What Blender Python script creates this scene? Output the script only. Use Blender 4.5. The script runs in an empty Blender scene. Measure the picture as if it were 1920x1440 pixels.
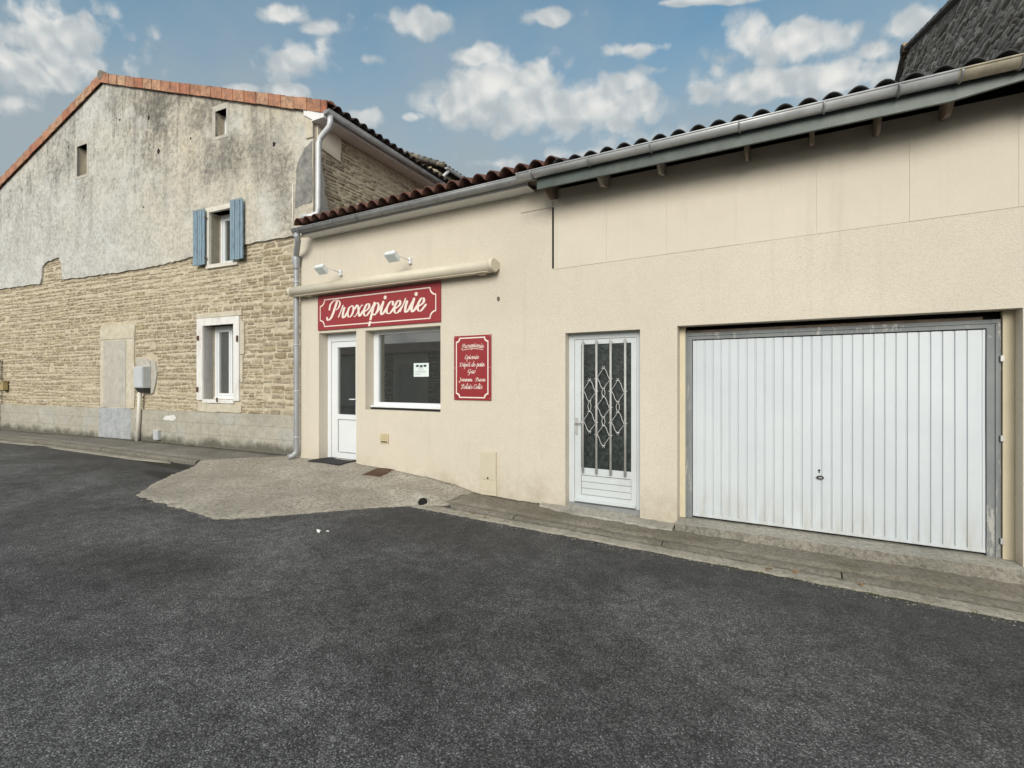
import bpy, bmesh, math, random
import numpy as np
from mathutils import Vector, Matrix
from mathutils.geometry import tessellate_polygon
from math import radians, sin, cos, pi

random.seed(7)
RNG = random.Random(11)
scn = bpy.context.scene
COL = scn.collection

# ------------------------------------------------------------------ frames
# street frontage runs along X at Y = D ; camera stands at the origin
D, H = 5.596, 1.529
TH = radians(28.757)
PHI = radians(4.7)
GC = Vector((-7.280, 5.896, 0.0))                   # right corner of the gable
W2 = radians(2.2)

class Frame:
    """s along the wall, n out of the wall, z up"""
    def __init__(s_, o, t, n):
        s_.o, s_.t, s_.n = Vector(o), Vector(t), Vector(n)
    def __call__(s_, s, n, z):
        return s_.o + s_.t * s + s_.n * n + Vector((0, 0, z))

F = Frame((0, D, 0), (1, 0, 0), (0, -1, 0))
G = Frame(GC, (cos(PHI), sin(PHI), 0), (sin(PHI), -cos(PHI), 0))
S = Frame(GC, (-sin(W2), cos(W2), 0), (cos(W2), sin(W2), 0))
WORLD = Frame((0, 0, 0), (1, 0, 0), (0, 1, 0))      # s = x, n = y

def zroad(x):
    return 0.04 - 0.02 * (max(-14.0, min(4.0, x)) + 10)

# ------------------------------------------------------------------ materials
class NT:
    def __init__(self, name):
        self.m = bpy.data.materials.new(name)
        self.m.use_nodes = True
        self.t = self.m.node_tree
        self.bsdf = self.t.nodes['Principled BSDF']
    def node(self, typ, **kw):
        n = self.t.nodes.new(typ)
        for k, v in kw.items():
            if k.startswith('i_'):
                key = k[2:]
                key = int(key) if key.isdigit() else key.replace('_', ' ')
                self.put(n.inputs[key], v)
            else:
                setattr(n, k, v)
        return n
    def put(self, sock, v):
        if isinstance(v, bpy.types.NodeSocket):
            self.t.links.new(v, sock)
        elif isinstance(v, (tuple, list)) and sock.type == 'RGBA' and len(v) == 3:
            sock.default_value = (*v, 1)
        else:
            sock.default_value = v
    def pos(self, scale=(1, 1, 1), rot=0.0):
        g = self.node('ShaderNodeNewGeometry')
        mp = self.node('ShaderNodeMapping')
        mp.inputs['Scale'].default_value = scale
        mp.inputs['Rotation'].default_value = (0, 0, rot)
        self.t.links.new(g.outputs['Position'], mp.inputs['Vector'])
        return mp.outputs[0]
    def noise(self, scale, detail=4, rough=.6, vec=None, dist=0.0):
        n = self.node('ShaderNodeTexNoise')
        n.inputs['Scale'].default_value = scale
        n.inputs['Detail'].default_value = detail
        n.inputs['Roughness'].default_value = rough
        n.inputs['Distortion'].default_value = dist
        self.t.links.new(vec if vec else self.pos(), n.inputs['Vector'])
        return n.outputs['Fac']
    def voro(self, scale, feature='F1', vec=None, out='Distance'):
        n = self.node('ShaderNodeTexVoronoi', feature=feature)
        n.inputs['Scale'].default_value = scale
        self.t.links.new(vec if vec else self.pos(), n.inputs['Vector'])
        return n.outputs[out]
    def ramp(self, fac, stops, interp='LINEAR'):
        r = self.node('ShaderNodeValToRGB')
        r.color_ramp.interpolation = interp
        els = r.color_ramp.elements
        while len(els) < len(stops):
            els.new(0.5)
        for e, (p, c) in zip(els, stops):
            e.position = p
            e.color = (c, c, c, 1) if isinstance(c, (int, float)) else (*c, 1)
        self.t.links.new(fac, r.inputs[0])
        return r.outputs[0]
    def mix(self, fac, a, b, blend='MIX'):
        n = self.node('ShaderNodeMix', data_type='RGBA', blend_type=blend)
        self.put(n.inputs[0], fac); self.put(n.inputs[6], a); self.put(n.inputs[7], b)
        return n.outputs[2]
    def math(self, op, a, b=0.0, clamp=False):
        n = self.node('ShaderNodeMath', operation=op, use_clamp=clamp)
        self.put(n.inputs[0], a); self.put(n.inputs[1], b)
        return n.outputs[0]
    def zpos(self):
        g = self.node('ShaderNodeNewGeometry')
        x = self.node('ShaderNodeSeparateXYZ')
        self.t.links.new(g.outputs['Position'], x.inputs[0])
        return x.outputs
    def island(self):
        return self.node('ShaderNodeNewGeometry').outputs['Random Per Island']
    def bump(self, h, strength=.5, dist=.01, prev=None):
        b = self.node('ShaderNodeBump')
        b.inputs['Strength'].default_value = strength
        b.inputs['Distance'].default_value = dist
        self.t.links.new(h, b.inputs['Height'])
        if prev: self.t.links.new(prev, b.inputs['Normal'])
        return b.outputs[0]
    def done(self, color=None, rough=.8, metal=0.0, normal=None, spec=None, **kw):
        p = self.bsdf
        if color is not None: self.put(p.inputs['Base Color'], color)
        self.put(p.inputs['Roughness'], rough)
        self.put(p.inputs['Metallic'], metal)
        if spec is not None: p.inputs['Specular IOR Level'].default_value = spec
        if normal: self.t.links.new(normal, p.inputs['Normal'])
        return self.m

MATS = {}
def simple(name, col, rough=.6, metal=0.0, var=.12, scale=6, bump=0.0, bscale=60, spec=None, dirt=None, dirt_amt=.35):
    b = NT(name)
    n = b.noise(scale, 5, .65)
    lo = tuple(c * (1 - var) for c in col); hi = tuple(min(1, c * (1 + var)) for c in col)
    c = b.ramp(n, [(.3, lo), (.7, hi)])
    if dirt:
        d = b.noise(scale * .45, 8, .75, b.pos((1, 1, .35)))
        c = b.mix(b.math('MULTIPLY', b.ramp(d, [(.5, 0.0), (.68, 1.0)]), dirt_amt), c, dirt)
    nm = b.bump(b.noise(bscale, 4), bump, .004) if bump else None
    MATS[name] = b.done(c, rough, metal, nm, spec)
    return MATS[name]

def mk_render(name, base, grain, strength):
    b = NT(name)
    big = b.noise(.55, 4, .6)
    mid = b.noise(5, 5, .65)
    fine = b.noise(grain, 3, .7)
    pits = b.voro(grain * .55)
    c = b.ramp(big, [(.3, tuple(x * .93 for x in base)), (.7, tuple(min(1, x * 1.05) for x in base))])
    c = b.mix(b.ramp(mid, [(.35, 0.0), (.75, .22)]), c, tuple(x * y for x, y in zip(base, (.84, .83, .82))))
    c = b.mix(b.ramp(fine, [(.32, .55 * strength), (.52, 0.0)]), c, tuple(x * .58 for x in base))
    c = b.mix(b.ramp(b.noise(grain * .45, 3, .7), [(.34, .30 * strength), (.5, 0.0)]), c, tuple(x * .7 for x in base))
    runs = b.noise(2.2, 6, .7, b.pos((2.2, 2.2, .12)))
    c = b.mix(b.ramp(runs, [(.54, 0.0), (.72, .24)]), c, tuple(x * .66 for x in base))
    spl = b.math('MULTIPLY', b.ramp(b.zpos()[2], [(.0, 1.0), (.42, 0.0)]), b.ramp(b.noise(4, 6, .7), [(.42, 0.0), (.68, .5)]))
    c = b.mix(spl, c, (.30, .245, .17))
    nm = b.bump(b.math('ADD', fine, b.math('MULTIPLY', pits, .5)), .6 * strength, .006)
    MATS[name] = b.done(c, .92, 0, nm, .2)

mk_render('cream_render', (.62, .566, .466), 120, .75)
mk_render('cream_board', (.62, .566, .464), 150, .3)

def mk_house_plaster():
    b = NT('old_plaster')
    big = b.noise(.33, 5, .6, None, .6)
    mot = b.noise(11, 8, .78)
    px_ = b.zpos()
    side = b.math('ADD', b.math('MULTIPLY', b.math('ADD', px_[0], 17.5), .052), b.math('MULTIPLY', b.math('SUBTRACT', px_[2], 5.5), .05))
    c = b.ramp(b.math('ADD', side, b.math('MULTIPLY', b.math('SUBTRACT', big, .5), 1.1)), [(.08, (.52, .52, .49)), (.25, (.54, .515, .445)), (.5, (.545, .49, .38))])
    c = b.mix(b.ramp(b.noise(2.4, 6, .7), [(.36, .6), (.54, 0.0)]), c, (.40, .39, .35))
    c = b.mix(b.ramp(mot, [(.36, .8), (.54, 0.0)]), c, (.255, .25, .225))
    c = b.mix(b.ramp(b.noise(20, 6, .75), [(.54, 0.0), (.68, .6)]), c, (.68, .675, .63))
    # weather streaks running down
    st = b.noise(1.1, 9, .75, b.pos((2.2, 2.2, .38)), .5)
    zz = b.zpos()[2]
    hi = b.ramp(b.math('DIVIDE', zz, 9.0), [(.50, .06), (.80, 1.0)])
    stm = b.math('MULTIPLY', b.ramp(st, [(.49, 0.0), (.62, 1.0)]), hi)
    brk = b.ramp(b.noise(7, 7, .75), [(.36, .15), (.6, 1.0)])
    c = b.mix(b.math('MULTIPLY', stm, brk), c, (.13, .122, .105))
    bl = b.math('MULTIPLY', b.ramp(b.noise(.85, 8, .72, b.pos((1, 1, .7))), [(.49, 0.0), (.62, .95)]), b.ramp(mot, [(.40, 1.0), (.62, .2)]))
    c = b.mix(b.math('MULTIPLY', bl, hi), c, (.12, .114, .10))
    wob = b.math('MULTIPLY', b.math('SUBTRACT', b.noise(1.6, 7, .72), .5), 3.2)
    for (gs, gz, rx, rz, am) in ((-2.3, 5.95, .9, .55, .8), (-.75, 5.2, .45, 1.1, .75), (-1.35, 5.75, .35, .8, .6), (-4.6, 7.55, 1.3, .45, .7), (-3.1, 7.05, .8, .4, .6), (-6.2, 8.0, .5, .45, .5), (-8.6, 7.0, .8, .5, .45), (-7.6, 6.3, .4, .4, .4)):
        dx = b.math('DIVIDE', b.math('SUBTRACT', px_[0], -7.28 + gs * .9966), rx); dz = b.math('DIVIDE', b.math('SUBTRACT', px_[2], gz), rz)
        rr_ = b.math('ADD', b.math('ADD', b.math('MULTIPLY', dx, dx), b.math('MULTIPLY', dz, dz)), wob)
        c = b.mix(b.math('MULTIPLY', b.ramp(rr_, [(.2, am), (1.0, 0.0)]), b.ramp(mot, [(.42, 1.0), (.64, .25)])), c, (.13, .122, .105))
    pale = b.ramp(b.noise(.9, 4, .6, b.pos((1, 1, 1.6))), [(.56, 0.0), (.68, .45)])
    c = b.mix(pale, c, (.62, .615, .58))
    nm = b.bump(b.noise(9, 8, .75), .6, .035)
    nm = b.bump(b.noise(42, 4, .7), .6, .009, nm)
    MATS['old_plaster'] = b.done(c, .95, 0, nm, .15)
mk_house_plaster()

def mk_stone(name, tones, dark):
    b = NT(name)
    isl = b.island()
    c = b.ramp(isl, [(i / (len(tones) - 1), t) for i, t in enumerate(tones)])
    n = b.noise(12, 9, .8)
    c = b.mix(b.ramp(n, [(.38, .8), (.56, 0.0)]), c, dark)
    c = b.mix(b.ramp(b.noise(22, 6, .75), [(.55, 0.0), (.7, .5)]), c, tones[3])
    c = b.mix(b.ramp(b.noise(1.0, 5, .6), [(.45, 0.0), (.68, .4)]), c, tuple(x * .72 for x in tones[2]))
    c = b.mix(b.ramp(b.noise(.5, 5, .6, b.pos((1, 1, 2))), [(.5, 0.0), (.7, .4)]), c, tones[3])
    nm = b.bump(b.noise(24, 8, .8), 1.0, .035)
    MATS[name] = b.done(c, .95, 0, nm, .15)
mk_stone('rubble_stone', [(.34, .275, .18), (.53, .445, .295), (.42, .36, .26), (.62, .55, .41), (.48, .405, .275), (.33, .28, .205), (.50, .415, .255), (.56, .50, .38), (.38, .315, .215)], (.21, .165, .11))
mk_stone('dark_rubble', [(.40, .38, .345), (.58, .56, .51), (.46, .435, .39), (.76, .74, .70), (.30, .29, .265), (.58, .57, .54)], (.18, .17, .15))

def mk_mortar(name, a, bcol):
    b = NT(name)
    c = b.ramp(b.noise(7, 7, .7), [(.35, a), (.65, bcol)])
    nm = b.bump(b.noise(45, 6, .75), .9, .015)
    MATS[name] = b.done(c, .97, 0, nm, .1)
mk_mortar('lime_mortar', (.42, .365, .26), (.60, .535, .41))
mk_mortar('dark_mortar', (.15, .145, .132), (.28, .27, .25))
mk_mortar('cement_patch', (.39, .37, .325), (.50, .475, .42))
mk_mortar('blue_cement', (.30, .315, .325), (.45, .465, .475))
mk_mortar('dark_cement', (.15, .15, .145), (.30, .295, .27))
mk_mortar('bleached_stone', (.58, .55, .47), (.70, .67, .60))
mk_mortar('pale_stone', (.47, .425, .33), (.60, .555, .45))

def mk_plinth():
    b = NT('plinth_cement')
    c = b.ramp(b.noise(1.1, 6, .65), [(.35, (.33, .315, .265)), (.52, (.40, .375, .305)), (.68, (.38, .38, .355))])
    c = b.mix(b.ramp(b.noise(9, 9, .78), [(.46, 0.0), (.64, .6)]), c, (.24, .23, .205))
    c = b.mix(b.ramp(b.noise(1.7, 6, .7, b.pos((1, 1, 1.5))), [(.53, 0.0), (.66, .5)]), c, (.47, .465, .43))
    pz = b.zpos()[2]
    damp = b.noise(2.6, 7, .7)
    h = b.math('SUBTRACT', b.math('MULTIPLY', damp, .62), b.math('SUBTRACT', pz, .13))
    c = b.mix(b.ramp(h, [(.06, 0.0), (.22, .85)]), c, (.085, .082, .062))
    br = b.node('ShaderNodeTexBrick')
    br.inputs['Scale'].default_value = 1.0
    br.inputs['Brick Width'].default_value = .52
    br.inputs['Row Height'].default_value = .235
    br.inputs['Mortar Size'].default_value = .006
    br.inputs['Mortar Smooth'].default_value = .4
    sx = b.zpos()
    cb = b.node('ShaderNodeCombineXYZ')
    b.t.links.new(sx[0], cb.inputs[0]); b.t.links.new(b.math('ADD', sx[2], .045), cb.inputs[1])
    b.t.links.new(cb.outputs[0], br.inputs['Vector'])
    jn = br.outputs['Fac']
    c = b.mix(b.math('MULTIPLY', jn, .45), c, (.22, .21, .18))
    nm = b.bump(b.math('SUBTRACT', b.math('MULTIPLY', b.noise(30, 6, .7), .4), jn), .5, .008)
    MATS['plinth_cement'] = b.done(c, .93, 0, nm, .2)
mk_plinth()

def mk_tile(name, tones, dark, amt):
    b = NT(name)
    c = b.ramp(b.island(), [(i / (len(tones) - 1), t) for i, t in enumerate(tones)])
    c = b.mix(b.ramp(b.noise(7, 8, .78), [(.42, 0.0), (.62, amt)]), c, dark)
    nm = b.bump(b.noise(50, 5, .7), .4, .006)
    MATS[name] = b.done(c, .85, 0, nm, .25)
mk_tile('verge_terracotta', [(.40, .155, .09), (.43, .225, .14), (.48, .31, .20), (.38, .135, .08), (.45, .27, .17), (.41, .185, .11), (.50, .34, .22)], (.15, .09, .062), .8)
mk_tile('roof_terracotta', [(.115, .05, .036), (.145, .072, .052), (.09, .045, .035)], (.04, .028, .024), .85)
mk_tile('weathered_tile', [(.05, .04, .036), (.08, .06, .05)], (.028, .026, .024), .8)
mk_tile('lichen_tile', [(.13, .115, .095), (.34, .28, .21), (.10, .10, .095), (.22, .19, .15), (.16, .16, .15)], (.06, .062, .058), .6)
mk_tile('corrugated_dark', [(.055, .055, .055), (.075, .073, .07)], (.028, .028, .03), .7)

simple('white_pvc', (.70, .725, .745), .35, 0, .03, 3, dirt=(.62, .60, .55), dirt_amt=.15)
simple('white_soffit', (.70, .70, .69), .5, 0, .04, 3, dirt=(.5, .48, .43), dirt_amt=.3)
simple('white_paint', (.68, .67, .645), .6, 0, .06, 8, .3, 50, dirt=(.40, .35, .27), dirt_amt=.5)
simple('white_door', (.565, .605, .615), .45, 0, .04, 5, dirt=(.5, .47, .42), dirt_amt=.35)
simple('garage_white', (.555, .60, .625), .42, 0, .05, 1.3, .12, 9, dirt=(.54, .52, .47), dirt_amt=.25)
simple('zinc', (.29, .30, .305), .45, .3, .2, 4, .12, 20, dirt=(.16, .165, .16), dirt_amt=.6)
simple('zinc_bright', (.50, .515, .52), .42, .25, .14, 4, .1, 20, dirt=(.25, .26, .255), dirt_amt=.5)
simple('zinc_green', (.075, .092, .084), .5, .2, .2, 5, .1, 20, dirt=(.17, .18, .165), dirt_amt=.5)
simple('grey_pipe', (.32, .335, .35), .4, .2, .12, 5, dirt=(.22, .22, .22), dirt_amt=.4)
simple('pale_pipe', (.52, .535, .545), .45, .15, .1, 5, dirt=(.3, .3, .29), dirt_amt=.4)
simple('stained_gutter', (.50, .45, .34), .55, .1, .2, 6, dirt=(.25, .22, .17), dirt_amt=.6)
simple('steel', (.50, .50, .485), .4, .3, .1, 5)
simple('red_enamel', (.265, .022, .027), .45, 0, .05, 2, dirt=(.21, .022, .027), dirt_amt=.4)
simple('awning_cream', (.60, .555, .44), .5, 0, .04, 4, dirt=(.44, .40, .31), dirt_amt=.3)
simple('beige_plastic', (.56, .505, .385), .55, 0, .04, 4, dirt=(.42, .37, .28), dirt_amt=.3)
simple('louvre_ochre', (.50, .42, .26), .55, 0, .05, 4)
simple('rubber_mat', (.018, .018, .019), .9, 0, .3, 40, .8, 120)
simple('black_plastic', (.02, .02, .02), .4, 0, .1, 5)
simple('rust_iron', (.105, .062, .04), .85, .1, .35, 14, .7, 60)
simple('old_timber', (.16, .125, .095), .9, 0, .4, 8, .7, 40)
simple('timber_end', (.27, .235, .20), .9, 0, .35, 8, .7, 40)
simple('cream_timber', (.60, .53, .38), .7, 0, .06, 4, .2, 40, dirt=(.42, .34, .22), dirt_amt=.4)
simple('void_dark', (.012, .011, .010), .95, 0, .2, 4)  # near-black that paints in the shade of gaps, holes and unlit interiors
simple('meter_grey', (.46, .485, .50), .5, 0, .05, 5, dirt=(.3, .3, .3), dirt_amt=.35)
simple('paper', (.66, .74, .72), .8, 0, .02, 5)
simple('ink', (.05, .055, .055), .8, 0, .05, 5)
simple('litter_paper', (.75, .75, .73), .8, 0, .04, 5)
simple('dry_leaf', (.22, .13, .055), .8, 0, .3, 30)
simple('letterbox_ochre', (.36, .28, .13), .5, 0, .06, 5)
simple('blind_grey', (.50, .50, .475), .8, 0, .05, 3)
simple('room_wall', (.80, .80, .77), .9, 0, .04, 2)
simple('room_floor', (.35, .33, .30), .6, 0, .1, 2)
simple('opposite_render', (.64, .61, .54), .9, 0, .15, 2, .6, 30, dirt=(.2, .18, .15))
simple('moss', (.075, .085, .03), .95, 0, .4, 30, .8, 60)
simple('pale_conduit', (.66, .635, .57), .55, 0, .06, 5, dirt=(.4, .37, .3), dirt_amt=.4)

simple('bar_grey', (.42, .42, .405), .5, .1, .15, 8)
simple('ochre_stone', (.30, .22, .12), .9, 0, .3, 8, .6, 40)
def mk_garage():
    b = NT('garage_white')
    c = b.ramp(b.noise(1.1, 5, .6), [(.3, (.525, .57, .60)), (.7, (.575, .615, .635))])
    P_ = b.zpos()
    low = b.math('MULTIPLY', b.ramp(P_[2], [(.0, 1.0), (.45, 0.0)]), b.ramp(b.noise(3.5, 7, .7, b.pos((3, 1, .5))), [(.42, 0.0), (.66, .6)]))
    c = b.mix(low, c, (.40, .37, .31))
    run = b.ramp(b.noise(4, 6, .7, b.pos((4, 1, .12))), [(.60, 0.0), (.74, .3)])
    c = b.mix(run, c, (.42, .43, .42))
    c = b.mix(b.ramp(b.noise(40, 3, .7), [(.72, 0.0), (.78, .5)]), c, (.30, .29, .27))
    nm = b.bump(b.noise(2.2, 3, .5), .25, .02)
    MATS['garage_white'] = b.done(c, .4, 0, nm)
mk_garage()
def mk_letter():
    b = NT('sign_cream')
    c = b.ramp(b.noise(60, 5, .7), [(.30, (.52, .40, .33)), (.42, (.74, .66, .58))])
    MATS['sign_cream'] = b.done(c, .5)
mk_letter()

def mk_shutter():
    b = NT('blue_shutter')
    c = b.ramp(b.noise(3, 5, .6), [(.3, (.155, .235, .30)), (.7, (.22, .31, .365))])
    pl = b.noise(7, 8, .8, b.pos((6, 6, .8)))
    c = b.mix(b.ramp(pl, [(.52, 0.0), (.62, .9)]), c, (.085, .09, .09))
    c = b.mix(b.ramp(b.noise(11, 6, .75, b.pos((5, 5, .7))), [(.6, 0.0), (.7, .6)]), c, (.36, .40, .42))
    MATS['blue_shutter'] = b.done(c, .75, 0, b.bump(pl, .5, .005))
mk_shutter()

def mk_peel():
    b = NT('peeling_grey')
    m = b.ramp(b.noise(5, 8, .75, b.pos((3, 3, .5))), [(.56, 0.0), (.60, .8)])
    c = b.mix(m, b.ramp(b.noise(2.5, 5), [(.3, (.155, .17, .175)), (.7, (.225, .24, .24))]), (.46, .45, .41))
    MATS['peeling_grey'] = b.done(c, .7, 0, b.bump(m, .4, .003))
mk_peel()

def mk_asphalt():
    b = NT('asphalt')
    v = b.pos()
    cell = b.voro(118, 'F1', None, 'Color')
    sep = b.node('ShaderNodeSeparateColor'); b.t.links.new(cell, sep.inputs[0])
    dist = b.voro(118)
    rnd = sep.outputs[0]
    c = b.ramp(rnd, [(.0, .044), (.5, .097), (.78, .152), (.95, .21), (1.0, .31)])
    c = b.mix(b.ramp(dist, [(.35, 0.0), (.75, .75)]), c, (.022, .022, .022))
    cell2 = b.voro(60, 'F1', None, 'Color')
    sep2 = b.node('ShaderNodeSeparateColor'); b.t.links.new(cell2, sep2.inputs[0])
    c = b.mix(b.ramp(sep2.outputs[0], [(.90, 0.0), (.97, .4)]), c, (.125, .122, .116))
    big = b.noise(.55, 5, .6, None, .5)
    tone = b.ramp(big, [(.34, .66), (.5, 1.0), (.66, 1.5)])
    c = b.mix(1.0, c, tone, 'MULTIPLY')
    c = b.mix(1.0, c, b.ramp(b.noise(6.5, 7, .78), [(.34, .66), (.5, 1.0), (.66, 1.42)]), 'MULTIPLY')
    dust = b.ramp(b.noise(1.6, 7, .7, None, .8), [(.55, 0.0), (.74, .35)])
    c = b.mix(dust, c, (.105, .102, .097))
    # worn pale scuffs
    sc = b.ramp(b.noise(.9, 6, .75, b.pos((1, 2.6, 1), .35)), [(.64, 0.0), (.73, .35)])
    c = b.mix(sc, c, (.15, .147, .14))
    P_ = b.zpos()
    wob = b.math('MULTIPLY', b.math('SUBTRACT', b.noise(1.2, 5, .65), .5), 1.3)
    strip = b.ramp(b.math('MULTIPLY', b.math('ADD', P_[1], wob), .2), [(.70, 0.0), (.90, .42)])
    c = b.mix(strip, c, (.028, .028, .028))
    for (cx, cy, rx, ry) in ((-8.55, 4.10, .75, .2), (-9.6, 4.55, 1.1, .16), (-7.2, 3.35, .5, .2)):
        dx = b.math('DIVIDE', b.math('SUBTRACT', P_[0], cx), rx); dy = b.math('DIVIDE', b.math('SUBTRACT', P_[1], cy), ry)
        rr_ = b.math('ADD', b.math('ADD', b.math('MULTIPLY', dx, dx), b.math('MULTIPLY', dy, dy)), b.math('MULTIPLY', wob, .9))
        c = b.mix(b.ramp(rr_, [(.45, .8), (1.0, 0.0)]), c, (.022, .019, .014))
    nm = b.bump(b.math('SUBTRACT', 1.0, dist), .8, .007)
    nm = b.bump(b.noise(28, 4, .7), .35, .01, nm)
    MATS['asphalt'] = b.done(c, b.ramp(rnd, [(0, .75), (1, .95)]), 0, nm, .3)
mk_asphalt()

def mk_concrete(name, a, bb, dark, speck=1.0, moss=0.0):
    b = NT(name)
    c = b.ramp(b.noise(1.3, 6, .65, None, .4), [(.34, a), (.66, bb)])
    c = b.mix(b.ramp(b.noise(24, 7, .8), [(.46, 0.0), (.6, .8 * speck)], ), c, dark)
    c = b.mix(b.ramp(b.noise(70, 3, .7), [(.55, 0.0), (.68, .55 * speck)]), c, tuple(min(1, x * 1.5) for x in bb))
    c = b.mix(b.ramp(b.noise(3.2, 8, .75, None, .6), [(.55, 0.0), (.7, .5)]), c, dark)
    if moss:
        c = b.mix(b.math('MULTIPLY', b.ramp(b.noise(2.2, 8, .75), [(.52, 0.0), (.66, 1.0)]), moss), c, (.085, .085, .045))
    nm = b.bump(b.noise(55, 6, .75), .7, .008)
    MATS[name] = b.done(c, .93, 0, nm, .2)
mk_concrete('ramp_concrete', (.295, .272, .228), (.42, .392, .335), (.16, .14, .108), 1.0)
mk_concrete('pavement_concrete', (.155, .145, .125), (.225, .21, .185), (.085, .08, .068), .8, .35)
mk_concrete('side_concrete', (.16, .145, .115), (.25, .23, .19), (.09, .08, .06), .9, .45)
mk_concrete('kerb_stone', (.15, .14, .115), (.22, .205, .17), (.08, .072, .055), .8, .35)
mk_concrete('gutter_concrete', (.28, .263, .22), (.40, .373, .315), (.13, .12, .09), .7, .2)
mk_concrete('step_concrete', (.30, .29, .255), (.44, .42, .365), (.17, .16, .135), .8)
mk_concrete('sill_concrete', (.19, .18, .15), (.31, .29, .245), (.11, .10, .08), 1.0, .25)

def mk_glass():
    b = NT('window_glass')
    out = b.t.nodes['Material Output']
    b.t.nodes.remove(b.bsdf)
    gl = b.node('ShaderNodeBsdfGlossy'); gl.inputs['Roughness'].default_value = .015
    gl.inputs['Color'].default_value = (.95, .97, .96, 1)
    tr = b.node('ShaderNodeBsdfTransparent'); tr.inputs['Color'].default_value = (.90, .93, .91, 1)
    fr = b.node('ShaderNodeFresnel'); fr.inputs['IOR'].default_value = 2.4
    mx = b.node('ShaderNodeMixShader')
    b.t.links.new(fr.outputs[0], mx.inputs[0]); b.t.links.new(tr.outputs[0], mx.inputs[1]); b.t.links.new(gl.outputs[0], mx.inputs[2])
    df = b.node('ShaderNodeBsdfDiffuse'); df.inputs['Color'].default_value = (.55, .56, .54, 1)
    mx2 = b.node('ShaderNodeMixShader'); mx2.inputs[0].default_value = .035
    b.t.links.new(mx.outputs[0], mx2.inputs[1]); b.t.links.new(df.outputs[0], mx2.inputs[2])
    b.t.links.new(mx2.outputs[0], out.inputs[0])
    MATS['window_glass'] = b.m
    b = NT('hammered_glass')
    cells = b.voro(26, 'SMOOTH_F1')
    nm = b.bump(cells, .35, .012)
    c = b.ramp(b.noise(20, 6, .75), [(.4, (.014, .019, .018)), (.68, (.055, .066, .063))])
    MATS['hammered_glass'] = b.done(c, .4, 0, nm, .45)
mk_glass()

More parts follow.
